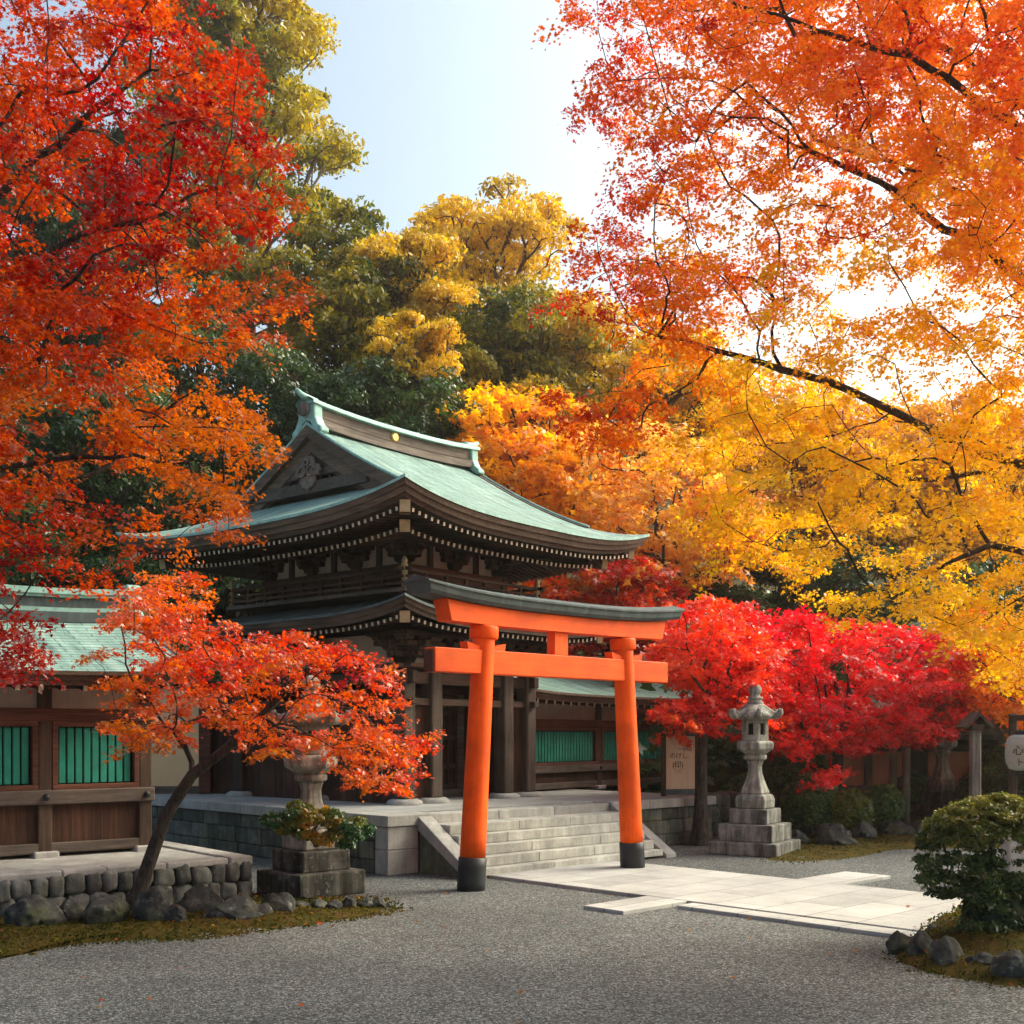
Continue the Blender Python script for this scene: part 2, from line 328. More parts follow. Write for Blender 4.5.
M = dict(
    gravel=mat_gravel('gravel'), moss=mat_moss('moss', (.03, .033, .010), (.085, .07, .014)), soil=mat_moss('forest_soil', (.02, .025, .01), (.05, .045, .018)),
    paving=mat_paving('granite_paving'),
    granite=mat_stone('pale_granite', (.30, .30, .285), (.50, .495, .47), 2.5, 0, .2, stain=.3, island=.12),
    step=mat_stone('step_granite', (.31, .31, .285), (.60, .60, .55), 2.4, 0, .2, stain=.35, island=.14),
    wall=mat_stone('mossy_wall_stone', (.055, .06, .05), (.19, .195, .17), 3.0, .55, .22, stain=.5, island=.35),
    rubble=mat_stone('rubble_stone', (.06, .063, .06), (.25, .255, .24), 5.0, .3, .4, stain=.4, island=.4, bs=.6),
    rock=mat_stone('garden_rock', (.012, .013, .013), (.13, .135, .125), 5.0, .8, .45, stain=.3, island=.2, bs=.9),
    lantern=mat_stone('lantern_stone', (.22, .215, .19), (.56, .545, .48), 3.0, .12, .45, stain=.85, island=.08),
    plinth=mat_stone('dark_plinth_stone', (.025, .025, .023), (.16, .155, .14), 3.5, .25, .4, stain=.9, island=.1),
    tier=mat_stone('stained_tier_stone', (.13, .13, .12), (.44, .43, .39), 3.0, .12, .4, stain=.9, island=.1),
    wood=mat_wood('dark_timber', (0.0261, 0.0159, 0.0116), (0.0899, 0.0551, 0.0377)),
    woodx=mat_wood('dark_timber_beam', (0.0319, 0.0188, 0.0145), (0.1087, 0.0609, 0.0406), axis=0),
    red_wood=mat_wood('red_brown_timber', (0.0508, 0.0174, 0.0116), (0.1595, 0.0653, 0.0406), axis=0),
    plank=mat_wood('weathered_plank', (0.0170, 0.0080, 0.0050), (0.0880, 0.0360, 0.0200)),
    grey_wood=mat_wood('grey_timber', (.045, .034, .029), (.145, .115, .096), axis=0),
    post_wood=mat_wood('grey_post', (.075, .065, .055), (.24, .20, .17)),
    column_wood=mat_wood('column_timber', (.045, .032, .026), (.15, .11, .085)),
    deep_wood=mat_wood('shade_dark_timber', (.008, .006, .005), (.03, .02, .015)),  # gable infill darkened to look recessed: shade put into the timber colour
    barge_pale=mat_wood('pale_barge_timber', (.07, .046, .034), (.24, .165, .12), axis=1),
    ridge_wood=mat_wood('ridge_timber', (.08, .06, .05), (.27, .21, .175), axis=0),
    barge=mat_wood('barge_timber', (0.0508, 0.0333, 0.0247), (0.1885, 0.1276, 0.0928), axis=1),
    plaster=mat_plain('plaster', (.50, .43, .36), .9, .2, 2.0, .15, weather=(.22, .18, .14)),
    cream=mat_plain('cream_plaster', (.78, .56, .32), .9, .1, 1.5, .1),
    tip=mat_plain('white_rafter_end', (.60, .54, .42), .8, .3, 8),
    verdigris=mat_roof('copper_roof', (.235, .375, .34), (.40, .53, .48), (.10, .19, .175)),
    copper_dark=mat_roof('weathered_lower_roof', (.17, .19, .17), (.33, .36, .32), (.07, .075, .065), 1.3, .07),
    copper=mat_plain('verdigris_trim', (.27, .46, .41), .6, .3, 5.0, .2, weather=(.12, .2, .18)),
    vermilion=mat_wood('vermilion_paint', (.82, .078, .002), (.98, .130, .004), rough=.55, bs=.22, island=.04, spec=.22),
    vermilion_beam=mat_wood('vermilion_beam_paint', (.82, .078, .002), (.98, .130, .004), rough=.55, axis=0, bs=.22, island=.04, spec=.22),
    black=mat_plain('black_paint', (.02, .022, .026), .5, .3, 3, .1),
    slate=mat_plain('dark_copper_cap', (.055, .075, .078), .55, .35, 4.0, .15, weather=(.16, .21, .205)),
    green=mat_plain('green_lattice_paint', (.022, .26, .19), .6, .3, 3.0, .1, weather=(.02, .12, .09)),
    gold=mat_plain('gold_leaf', (.85, .58, .16), .35, .1, 5, .05, .5, .9),
    brass=mat_plain('aged_brass', (.5, .42, .24), .45, .3, 6, .1, .5, .5),
    dark=mat_plain('dark_opening', (.006, .005, .005), .9, .1),
    sign=mat_plain('notice_paper', (.62, .49, .34), .85, .12, 3, .05, weather=(.42, .33, .22)),
    ink=mat_plain('ink', (.05, .035, .025), .8, .1),
    paper=mat_plain('white_paper', (.34, .36, .33), .8, .1, 3),
    leaf_matte=mat_leaf('moss_fibre', .3, 0.0),
    leaf=mat_leaf('maple_leaf', .58, .010), leaf_far=mat_leaf('tree_leaf', .4, .012, .6), leaf_green=mat_leaf('evergreen_leaf', .38, .015, .5),
    bark=mat_bark('maple_bark', (.014, .012, .010), (.12, .10, .082)), bark_pale=mat_bark('cedar_bark', (.10, .07, .05), (.33, .25, .20)),
    bark_brown=mat_bark('brown_bark', (.05, .03, .02), (.18, .11, .07)),  # plain brown bark tone of the slope trees
)

# ------------------------------------------------------------------ foliage machinery
def star_leaf(lobes=5, inner=.38):
    pts = []
    ang = [0, 50, -50, 98, -98]; ln = [1.0, .92, .92, .66, .66]
    order = sorted(range(5), key=lambda i: ang[i])
    for k, i in enumerate(order):
        a = R(ang[i]); pts.append((ln[i] * math.sin(a), ln[i] * math.cos(a)))
        if k < 4:
            a2 = R((ang[i] + ang[order[k + 1]]) / 2); pts.append((inner * math.sin(a2), inner * math.cos(a2)))
    pts.append((0.0, -.22))
    return np.array(pts) * .62
T_MAPLE = star_leaf()
T_TRI = np.array([(0, .6), (.17, .12), (.58, .05), (.16, -.2), (0, -.5), (-.16, -.2), (-.58, .05), (-.17, .12)]) * 1.0
T_OVAL = np.array([(0, .62), (.27, .1), (.16, -.42), (-.16, -.42), (-.27, .1)])
T_RAG = np.array([(0, .6), (.2, .2), (.55, .22), (.3, -.12), (.34, -.5), (0, -.28), (-.36, -.46), (-.28, -.05), (-.55, .25), (-.16, .22)])

def leaves(name, pos, nrm, size, col, tmpl, mat, parent, kind=None):
    n, k = len(pos), len(tmpl)
    nrm = nrm / (np.linalg.norm(nrm, axis=1, keepdims=True) + 1e-9)
    r = rng.normal(size=(n, 3)); t = r - nrm * np.sum(r * nrm, axis=1, keepdims=True); t /= np.linalg.norm(t, axis=1, keepdims=True) + 1e-9
    b = np.cross(nrm, t)
    cup = -.28 * np.sum(tmpl ** 2, axis=1)
    v = pos[:, None, :] + size[:, None, None] * (tmpl[None, :, 0:1] * t[:, None, :] + tmpl[None, :, 1:2] * b[:, None, :] + cup[None, :, None] * nrm[:, None, :])
    me = bpy.data.meshes.new(name)
    me.vertices.add(n * k); me.vertices.foreach_set('co', v.astype(np.float32).ravel())
    me.loops.add(n * k); me.loops.foreach_set('vertex_index', np.arange(n * k, dtype=np.int32))
    me.polygons.add(n); me.polygons.foreach_set('loop_start', np.arange(n, dtype=np.int32) * k)
    me.update(calc_edges=True)
    a = me.attributes.new('tint', 'FLOAT_COLOR', 'FACE')
    a.data.foreach_set('color', np.concatenate([np.clip(col, 0, 1), np.ones((n, 1))], axis=1).astype(np.float32).ravel())
    me.materials.append(mat)
    o = bpy.data.objects.new(name, me); C.objects.link(o)
    if parent: o.parent = parent; o.matrix_parent_inverse = Matrix.Translation(-parent.location)
    if kind: o['kind'] = kind
    return o

def pal(t, stops):
    t = np.clip(t, 0, 1) * (len(stops) - 1); i = np.clip(t.astype(int), 0, len(stops) - 2); f = (t - i)[:, None]
    s = np.array(stops); return s[i] * (1 - f) + s[i + 1] * f

def inside(poly, x, y):
    c = False; n = len(poly)
    for i in range(n):
        x1, y1 = poly[i]; x2, y2 = poly[(i + 1) % n]
        if (y1 > y) != (y2 > y) and x < (x2 - x1) * (y - y1) / (y2 - y1) + x1: c = not c
    return c

def crown_points(poly, d0, d1, n, mind, holes=(), rnd=random, dc=None):
    """n well-spread points inside a crown whose outline, seen from the court, is poly (pixels) and which is d0..d1 deep"""
    xs = [p[0] for p in poly]; ys = [p[1] for p in poly]; out = []; tries = 0
    while len(out) < n and tries < n * 60:
        tries += 1
        x, y = rnd.uniform(min(xs), max(xs)), rnd.uniform(min(ys), max(ys))
        if not inside(poly, x, y): continue
        if any((x - hx) ** 2 / ha ** 2 + (y - hy) ** 2 / hb ** 2 < 1 for hx, hy, ha, hb in holes) and rnd.random() < .93: continue
        p = np.array(P(x, y, rnd.uniform(d0, d1)))
        if out and mind > 0:
            if np.min(np.linalg.norm(np.array(out) - p, axis=1)) < mind: continue
        out.append(p)
    return np.array(out)

def grow(trunk, attr, bf=.35, step=.35, arch=.1, limbs=(), bend=.35):
    """joins every point of attr to the trunk polyline by curved, shared branches"""
    Pn = [np.array(trunk[0], float)]; par = [-1]; pl = [0.0]
    for a, b in zip(trunk[:-1], trunk[1:]):
        a, b = np.array(a, float), np.array(b, float); n = max(1, int(np.linalg.norm(b - a) / step))
        for i in range(1, n + 1):
            Pn.append(a + (b - a) * i / n); par.append(len(Pn) - 2); pl.append(pl[-1] + np.linalg.norm(b - a) / n)
    nt_ = len(Pn); lo = nt_ // 3
    for lb in limbs:
        pts = [np.array(p, float) for p in lb]; i0 = int(np.argmin([np.linalg.norm(p - pts[0]) for p in Pn[:nt_]])); pi = i0; q = Pn[i0]
        for b in pts[1:] if np.linalg.norm(pts[0] - q) < .2 else pts:
            a = q; n = max(1, int(np.linalg.norm(b - a) / step))
            for i in range(1, n + 1):
                q = a + (b - a) * i / n + (rng.normal(size=3) * step * .07 if i < n else 0); Pn.append(q); par.append(pi); pl.append(pl[pi] + np.linalg.norm(b - a) / n); pi = len(Pn) - 1
    ref = np.array(Pn[lo:])
    order = np.argsort([np.min(np.linalg.norm(ref - a, axis=1)) for a in attr])
    A = np.zeros((len(Pn) + len(attr) * 40, 3)); A[:len(Pn)] = Pn; L = np.full(len(A), 1e9); L[:len(pl)] = pl; L[:lo] = 1e9
    n = len(Pn); tips = []
    for k in order:
        a = attr[k]; d = np.linalg.norm(A[:n] - a, axis=1); i = int(np.argmin(d + bf * L[:n])); dist = d[i]
        if dist < 1e-3: continue
        s = A[i]; pd = s - A[par[i]] if par[i] >= 0 else np.array((0, 0, 1.0)); pd = pd / (np.linalg.norm(pd) + 1e-9)
        c = s + pd * dist * bend + (a - s) * .25 + np.array((0, 0, arch * dist))
        m = min(30, max(2, int(dist / step)))
        base = L[i] if L[i] < 1e8 else 0; q0 = s; pi = i
        for j in range(1, m + 1):
            t = j / m; q = s * (1 - t) ** 2 + c * 2 * t * (1 - t) + a * t * t
            if j < m: q = q + rng.normal(size=3) * step * .06
            A[n] = q; par.append(pi); base += np.linalg.norm(q - q0); L[n] = base; q0 = q; pi = n; n += 1
        tips.append(n - 1)
    return A[:n], par, tips, nt_

def wood_mesh(name, A, par, tips, ntrunk, r_tip, r_base, mat, parent, pw=.5, rmax=None, kmax=9):
    n = len(A); cnt = np.zeros(n); cnt[tips] = 1; kids = [[] for _ in range(n)]
    for i in range(n - 1, 0, -1): cnt[par[i]] += cnt[i]; kids[par[i]].append(i)
    cnt = np.maximum(cnt, 1); rad = r_tip * cnt ** pw
    if ntrunk: 
        tr = np.linspace(r_base, r_base * .45, ntrunk); rad[:ntrunk] = np.maximum(np.minimum(rad[:ntrunk], tr * 1.2), tr * .8)
        lim = r_base * .55; rad[ntrunk:] = np.minimum(rad[ntrunk:], lim)
    mb = MB()
    starts = [(0, None)]
    while starts:
        i, p = starts.pop(); pts = []; rr = []
        if p is not None: pts.append(Vector(A[p])); rr.append(min(rad[i] * 1.15, rad[p]))
        while True:
            pts.append(Vector(A[i])); rr.append(rad[i])
            ks = kids[i]
            if not ks: break
            mk = max(ks, key=lambda q: cnt[q])
            if i < ntrunk - 1 and (i + 1) in ks: mk = i + 1
            for q in ks:
                if q != mk: starts.append((q, i))
            i = mk
        if len(pts) > 1:
            rr[-1] *= .5; mx = max(rr); k = kmax if mx > .06 else (6 if mx > .02 else 4 if mx > .008 else 3)
            if p is None:
                rr[0] *= 1.55
                if len(rr) > 1: rr[1] *= 1.12
            mb.tube(pts, rr, k, caps=False)
    o = mb.build(name, mat, parent, fix=False)
    if parent: o.matrix_parent_inverse = Matrix.Translation(-parent.location)
    return o

def sprays(attr, per, rad, flat, size, tilt=.5, twigs=6, droop=.15, sizev=.25, dirb=None):
    """flat fans of leaves round every point: leaves sit along short radiating twigs"""
    n = len(attr) * per; ai = np.repeat(np.arange(len(attr)), per)
    th0 = rng.uniform(0, 2 * math.pi, (len(attr), twigs)); tl = rng.uniform(.55, 1.15, (len(attr), twigs))
    tk = rng.integers(0, twigs, n); th = th0[ai, tk] + rng.normal(size=n) * .22; t = np.sqrt(rng.uniform(.02, 1, n)) * tl[ai, tk]
    R_ = rad if np.isscalar(rad) else rad[ai]
    tn = rng.normal(size=(len(attr), 3)) * .28; tn[:, 2] = 1; tn /= np.linalg.norm(tn, axis=1, keepdims=True)
    e1 = np.cross(tn, np.array((0, 1, 0.3))); e1 /= np.linalg.norm(e1, axis=1, keepdims=True); e2 = np.cross(tn, e1)
    pos = attr[ai] + (R_ * t)[:, None] * (np.cos(th)[:, None] * e1[ai] + np.sin(th)[:, None] * e2[ai]) + tn[ai] * (rng.normal(size=n) * flat * R_)[:, None]
    pos[:, 2] -= droop * R_ * t * t
    pos += rng.normal(size=(n, 3)) * size * .35
    nr = tn[ai] + rng.normal(size=(n, 3)) * tilt
    nr += .25 * (np.cos(th)[:, None] * e1[ai] + np.sin(th)[:, None] * e2[ai])
    sz = size * np.exp(rng.normal(size=n) * sizev)
    return pos, nr, sz, ai

def puffs(attr, per, rad, size, squash=.75, tilt=.6):
    """dome shaped clumps of leaves, denser towards their top"""
    n = len(attr) * per; ai = np.repeat(np.arange(len(attr)), per); R_ = rad if np.isscalar(rad) else rad[ai]
    d = rng.normal(size=(n, 3)); d /= np.linalg.norm(d, axis=1, keepdims=True); lo = d[:, 2] < -.25; d[lo, 2] *= -1
    rr = rng.uniform(.35, 1, n) ** .5
    pos = attr[ai] + d * (R_ * rr)[:, None] * np.array((1, 1, squash))
    nr = d + rng.normal(size=(n, 3)) * tilt; sz = size * np.exp(rng.normal(size=n) * .3)
    return pos, nr, sz, ai

def colour(ai, pos, attr, tf, stops, js=.1, jl=.07, jb=.16):
    ts = np.array([tf(a) for a in attr]) + rng.normal(size=len(attr)) * js
    t = ts[ai] + rng.normal(size=len(ai)) * jl
    return pal(t, stops) * np.exp(rng.normal(size=(len(ai), 1)) * jb)

def px_of(a): return CX + a[0] / a[1] * F
def py_of(a): return HOR - (a[2] - CH) / a[1] * F

def maple(name, label, base, trunk, attr, per, rad, size, tf, stops, tmpl=T_MAPLE, mat='leaf', r_base=.12, r_tip=.004, bf=.35, step=.3, flat=.1,
          tilt=.5, group='autumn maples', cat='tree', bark='bark', js=.1, arch=.08, droop=.15, pw=.5, limbs=(), bend=.3):
    t = thing(name, label, cat, tuple(base), 0, group)
    A, par, tips, ntr = grow([base] + trunk, attr, bf, step, arch, limbs, bend)
    wood_mesh('trunk', A, par, tips, ntr, r_tip, r_base, M[bark], t, pw)
    pos, nr, sz, ai = sprays(attr, per, rad, flat, size, tilt, droop=droop)
    col = colour(ai, pos, attr, tf, stops, js)
    leaves('crown', pos, nr, sz, col, tmpl, M[mat], t)
    return t

def puff_tree(name, label, base, top, attr, per, rad, size, tf, stops, tmpl=T_RAG, mat='leaf_far', r_base=.25, bark='bark', group='trees on the wooded slope', squash=.75, js=.12, r_tip=.012, step=.6, bf=.5, arch=0.02, lean=(0, 0)):
    t = thing(name, label, 'tree', tuple(base), 0, group)
    b = Vector(base); tp = Vector(top); mid = (b + tp) / 2 + Vector((lean[0], lean[1], 0))
    A, par, tips, ntr = grow([b, mid, tp], attr, bf, step, arch)
    wood_mesh('trunk', A, par, tips, ntr, r_tip, r_base, M[bark], t, .5)
    pos, nr, sz, ai = puffs(attr, per, rad, size, squash)
    leaves('crown', pos, nr, sz, colour(ai, pos, attr, tf, stops, js), tmpl, M[mat], t)
    return t

# ------------------------------------------------------------------ ground and garden floor
mb = MB()
xs = [-400, -60, -20, -12, -6, 0, 6, 12, 20, 60, 400]; ys = [-60, -10, 0, 4, 8, 12, 16, 20, 24, 30, 60, 400]
mb.grid([[(x, y, 0.0) for x in xs] for y in ys])
tag(mb.build('gravel_ground', M['gravel']), kind='structure')

def hill_z(x, y):
    d = max(0.0, y - 27 - .12 * x * 0 + 4 * fbm((x, y, 0), .05, 3)); e = max(0, abs(x + 2) - 13) * max(0, min(1, (y - 16) / 12))
    return min(30, .30 * d + .004 * d * d * .3 + .05 * e) + .25 * fbm((x, y, 3), .3)
mb = MB(); rows = []
for j in range(64):
    y = 24.5 + 110 * (j / 63) ** 1.5
    rows.append([(x, y, hill_z(x, y) - .25) for x in np.linspace(-90, 90, 90)])
mb.grid(rows)
tag(mb.build('wooded_hill', M['soil']), kind='structure')

def patch(name, outline, h, mat, z0=-.03, rings=9, ns_=.05, sub=6):
    pts = [Vector(p) for p in outline]; n = len(pts); out = []; sub = 24
    for i in range(n):
        a, b, c, d = pts[i - 1], pts[i], pts[(i + 1) % n], pts[(i + 2) % n]
        for k in range(sub):
            t = k / sub
            out.append(.5 * ((2 * b) + (c - a) * t + (2 * a - 5 * b + 4 * c - d) * t * t + (3 * b - a - 3 * c + d) * t ** 3))
    cen = sum(out, Vector((0, 0, 0))) / len(out); mb = MB(); rows = []
    for r in range(rings + 1):
        s = 1 - r / rings; row = []
        for p in out + [out[0]]:
            q = cen + (p - cen) * max(s, .002)
            e = 1 + (.05 * fbm((q.x, q.y, 7), 3.0, 5) * (1 if r == 0 else .5 if r == 1 else 0)); q = cen + (q - cen) * e
            row.append((q.x, q.y, z0 + h * (1 - s ** 2.2) ** .8 + ns_ * fbm((q.x, q.y, 1), 2.5) * min(1, r / 2)))
        rows.append(row)
    mb.grid(rows); return mb.build(name, mat)

def rock(loc, s, seed, label, mat='rock', group='stones edging the mossy beds', name='garden_stone', rz=0.0):
    bm = bmesh.new(); bmesh.ops.create_icosphere(bm, subdivisions=5, radius=1)
    off = Vector((seed * 3.7, seed * 1.3, seed * 2.1))
    for v in bm.verts:
        c = v.co.copy(); f = 1 + .40 * mnoise.fractal(c * .9 + off, .9, 2, 5) + .26 * mnoise.turbulence(c * 1.9 + off, 4, True) - .12
        for k in range(9):  # chipped faces
            dr = mnoise.random_unit_vector() if False else Vector((math.sin(seed * 9 + k * 2.4), math.cos(seed * 5 + k * 1.7), math.sin(seed * 2 + k * 3.1) * .8 + .2)).normalized()
            p = c.dot(dr) * f
            if p > .66: f *= .66 / p * .75 + .25
        v.co = Vector((c.x * f * s[0], c.y * f * s[1], c.z * f * s[2]))
    me = bpy.data.meshes.new(name); bm.to_mesh(me); bm.free(); me.materials.append(M[mat])
    for p in me.polygons: p.use_smooth = True
    o = bpy.data.objects.new(name, me); C.objects.link(o); o.location = loc; o.rotation_euler = (0, 0, rz)
    return tag(o, label, 'stone', group)

moss_l = [G(-200, 990), G(60, 948), G(200, 940), G(300, 928), G(396, 914), G(400, 906), G(372, 897), G(250, 894), G(120, 905), G(-200, 925)]
tag(patch('moss_bed', moss_l, .10, M['moss']), kind='stuff')
moss_r = [G(892, 958), G(930, 975), G(1030, 990), G(1150, 985), G(1180, 935), G(1080, 905), G(975, 905), G(915, 932)]
tag(patch('moss_mound', moss_r, .24, M['moss'], ns_=.06), kind='stuff')
moss_b = [G(760, 862), G(830, 862), G(905, 850), G(1010, 848), G(1100, 840), G(1080, 824), G(930, 824), G(800, 834), G(750, 846)]
tag(patch('moss_border', moss_b, .10, M['moss']), kind='stuff')

# paved approach, laid in the court's own frame (p along the torii, q towards the gate)
YAW = R(44)
PC = Vector((-1.758, 16.312, 0)); ep = Vector((math.cos(YAW), math.sin(YAW), 0)); eq = Vector((-math.sin(YAW), math.cos(YAW), 0))
def L2W(p, q, z=0): return PC + ep * p + eq * q + Vector((0, 0, z))
def paved(name, quads, z):
    mb = MB()
    for (p0, p1, q0, q1) in quads: mb.box(((p0 + p1) / 2, (q0 + q1) / 2, z / 2 - .02), (p1 - p0, q1 - q0, z + .04))
    o = mb.build(name, M['paving'], bevel=.006); o.location = PC; o.rotation_euler = (0, 0, YAW)
    return tag(o, kind='structure')
paved('stone_path', [(.86, 3.55, -14, -.55)], .045)
paved('stone_path_border', [(.50, .80, -14, -4.75)], .04)
paved('stone_path_branch', [(-.30, .855, -4.62, -4.02), (3.555, 4.85, -5.1, -4.4)], .043)

# ------------------------------------------------------------------ gate platform and steps
FL = .85
plat = thing('stone_platform', 'raised stone platform with mossy block walls carrying the two-storey gate', 'platform', PC, YAW)
PL, PQ = 7.7, 9.5
mb = MB(); mb.box((PL / 2, PQ / 2, .4), (PL - .2, PQ - .2, .8)); mb.build('core', M['wall'], plat)
mb = MB(); mb.box((PL / 2 + .2, PQ / 2 + .2, FL - .05), (PL - .52, PQ - .52, .1)); mb.build('paved_floor', M['paving'], plat)
def blocks(mb, ax, a0, a1, rows, depth, wmin, wmax, face, r=random):
    """courses of blocks along an axis; face = (fixed coordinate, outward sign)"""
    z = 0.0
    for h in rows:
        a = a0
        while a < a1 - .02:
            w = min(r.uniform(wmin, wmax), a1 - a)
            if a1 - a - w < wmin * .6: w = a1 - a
            pr = r.uniform(-.012, .012)
            c = face[0] + face[1] * pr
            g = .007
            if ax == 'p': mb.box((a + w / 2, c + depth / 2 * -face[1], z + h / 2), (w - g, depth, h - g))
            else: mb.box((c + depth / 2 * -face[1], a + w / 2, z + h / 2), (depth, w - g, h - g))
            a += w
        z += h
mb = MB()
blocks(mb, 'p', 4.95, PL, (.22, .25, .22), .2, .3, .6, (0.0, -1))
mb.build('block_wall', M['wall'], plat, bevel=.018, seg=2); mb = MB()
blocks(mb, 'q', .32, PQ, (.20, .26, .23), .2, .35, .8, (0.0, -1)); mb.build('block_wall', M['wall'], plat, bevel=.018, seg=2); mb = MB()
blocks(mb, 'q', 0.0, PQ, (.22, .25, .22), .2, .35, .7, (PL, 1))
mb.build('block_wall', M['wall'], plat, bevel=.018, seg=2)
mb = MB()
mb.box((.26, .13, .18), (.56, .30, .355)); mb.box((.26, .13, .526), (.555, .295, .325)); mb.build('corner_stone', M['granite'], plat, bevel=.012, seg=2)
mb = MB()
a = 0
for w in (.92, 1.3, 1.25, 1.35, 1.0, 1.0, .98):
    if a < .5 or a > 4.4: mb.box((a + w / 2 - .06, .17, FL - .075), (w - .008, .46, .16))
    else: mb.box((a + w / 2 - .06, .20, FL - .085), (w - .008, .40, .14))
    a += w
a = .40
while a < PQ - .3:
    w = random.uniform(1.0, 1.5); mb.box((.17, a + w / 2, FL - .075), (.46, w - .008, .16)); mb.box((PL - .17, a + w / 2, FL - .075), (.46, w - .008, .16)); a += w
mb.build('coping', M['granite'], plat, bevel=.012, seg=2)

steps = thing('stone_steps', 'flight of pale granite steps climbing to the gate platform behind the torii', 'steps', PC, YAW)
P0, P1, NS, RUN = .78, 4.72, 5, .19
for i in range(NS + 1):
    z1 = FL - .142 * i - .005 if i else FL - .012; mb = MB(); q1 = -.03 - RUN * i
    a = P0; hh = .142 if i < NS else .10
    if i == 0: continue
    while a < P1 - .05:
        w = min(random.uniform(.9, 1.6), P1 - a)
        if P1 - a - w < .5: w = P1 - a
        mb.box((a + w / 2, q1 + .02 + random.uniform(-.004, .004), z1 - hh / 2), (w - .006, RUN + .28, hh - .003)); a += w
    mb.build('step', M['step'], steps, bevel=.01, seg=2)
mb = MB(); mb.box(((P0 + P1) / 2, -.36, .015), (P1 - P0 - .1, .5, .1)); mb.build('step_core', M['wall'], steps)
for s, p in ((0, P0 - .15), (1, P1 + .15)):
    mb = MB()
    ol = [(-.03, FL - .01), (-1.24, .06), (-1.24, -.03), (-1.12, -.03), (-.03, FL - .22)]
    mb.poly(ol, ((0, 1, 0), (0, 0, 1)), (.26, 0, 0), (p - .13, 0, 0)); mb.build('cheek_slab', M['granite'], steps, bevel=.012, seg=2)
    mb = MB(); mb.poly([(-.05, FL - .235), (-1.1, -.03), (-.05, -.03)], ((0, 1, 0), (0, 0, 1)), (.18, 0, 0), (p - .09, 0, 0)); mb.build('cheek_wall', M['wall'], steps)

# ------------------------------------------------------------------ the two-storey gate
GY = math.atan2(.772, .636)
C0 = Vector((-1.778, 19.028, 0))
gate = thing('shrine_gate', 'two-storey dark timber shrine gate with a green copper hip-and-gable roof', 'gate', C0, GY)
W, V = 3.22, 4.3
OV = 1.66
UL, UR, VL, VR = -OV, W + OV, -OV, V + OV
UC, VC = (UL + UR) / 2, (VL + VR) / 2; HU, HV = (UR - UL) / 2, (VR - VL) / 2
ZE, RISE = 5.50, 1.94
def prof(d):
    s = 1 - min(d / HV, 1.0); return ZE + RISE * (1 - (1.27 * s - .27 * s * s))
def lift(u, v):
    return .30 * (min(1.05, abs(u - UC) / HU) ** 3.2) * (min(1.05, abs(v - VC) / HV) ** 3.2)
def arc(d):
    n = 12; s = 0
    for i in range(n): a = d * i / n; b = d * (i + 1) / n; s += math.hypot(b - a, prof(b) - prof(a))
    return s
VGL, VGR, GIN = 1.42, .85, 1.74          # verge offsets and gable wall depth
def roofpt(u, v, d): return (u, v, prof(d) + lift(u, v))
mb = MB(); ds = [HV * (i / 26) ** 1.15 for i in range(27)]
for side in (0, 1):
    rows = []; uvs = []
    for d in ds:
        u0 = UL + min(d, VGL); u1 = UR - min(d, VGR); v = VL + d if side == 0 else VR - d
        # the roof swells upwards a little next to the verges
        row = []; ur = []
        for k in range(41):
            u = u0 + (u1 - u0) * k / 40; z = prof(d) + lift(u, v)
            e = min(abs(u - (UL + VGL)), 1.2) if d > VGL else 9
            row.append((u, v, z)); ur.append((u, arc(d)))
        rows.append(row); uvs.append(ur)
    mb.grid(rows, 0, uvs, flip=side == 1)
for side, vg in ((0, VGL), (1, VGR)):
    rows = []; uvs = []
    for i in range(13):
        d = GIN * i / 12; m = d; u = UL + d if side == 0 else UR - d; row = []; ur = []
        for k in range(41):
            v = VL + m + (VR - VL - 2 * m) * k / 40; row.append((u, v, prof(d) + lift(u, v))); ur.append((v, arc(d)))
        rows.append(row); uvs.append(ur)
    mb.grid(rows, 0, uvs, flip=side == 0)
mb.build('roof', M['verdigris'], gate)

def eave_ring(uL, uR, vL, vR, zf, layers, mats, name, parent, inset_in, zin, n=36):
    """layered edge boards under the roof rim and the soffit behind them"""
    mb = MB()
    def side(k, ins, dz):
        pts = []
        for i in range(n + 1):
            t = i / n
            if k == 0: u, v = uL + ins + (uR - uL - 2 * ins) * t, vL + ins; e = (uL + (uR - uL) * t, vL)
            if k == 1: u, v = uR - ins, vL + ins + (vR - vL - 2 * ins) * t; e = (uR, vL + (vR - vL) * t)
            if k == 2: u, v = uR - ins - (uR - uL - 2 * ins) * t, vR - ins; e = (uR - (uR - uL) * t, vR)
            if k == 3: u, v = uL + ins, vR - ins - (vR - vL - 2 * ins) * t; e = (uL, vR - (vR - vL) * t)
            pts.append((u, v, zf(*e) + dz))
        return pts
    for k in range(4):
        for (i0, z0, i1, z1, mi) in layers: mb.strip(side(k, i0, z0), side(k, i1, z1), mi)
        lo = layers[-1]; inner = [(p[0], p[1], zin) for p in side(k, inset_in, 0)]
        a = side(k, lo[2], lo[3]); mid = [tuple((Vector(p) + Vector(q)) / 2 + Vector((0, 0, .03))) for p, q in zip(a, inner)]
        mb.strip(a, mid, 1); mb.strip(mid, inner, 1)
    return mb.build(name, mats, parent)
ze = lambda u, v: ZE + lift(u, v)
eave_ring(UL, UR, VL, VR, ze, [(0, .002, .0, -.045, 0), (0, -.045, .02, -.05, 1), (.02, -.05, .045, -.13, 1), (.045, -.13, .075, -.135, 1), (.075, -.135, .10, -.22, 1), (.10, -.22, .15, -.225, 1), (.15, -.225, .17, -.29, 1)],
          [M['copper'], M['barge']], 'eave', gate, OV + .35, 5.56)

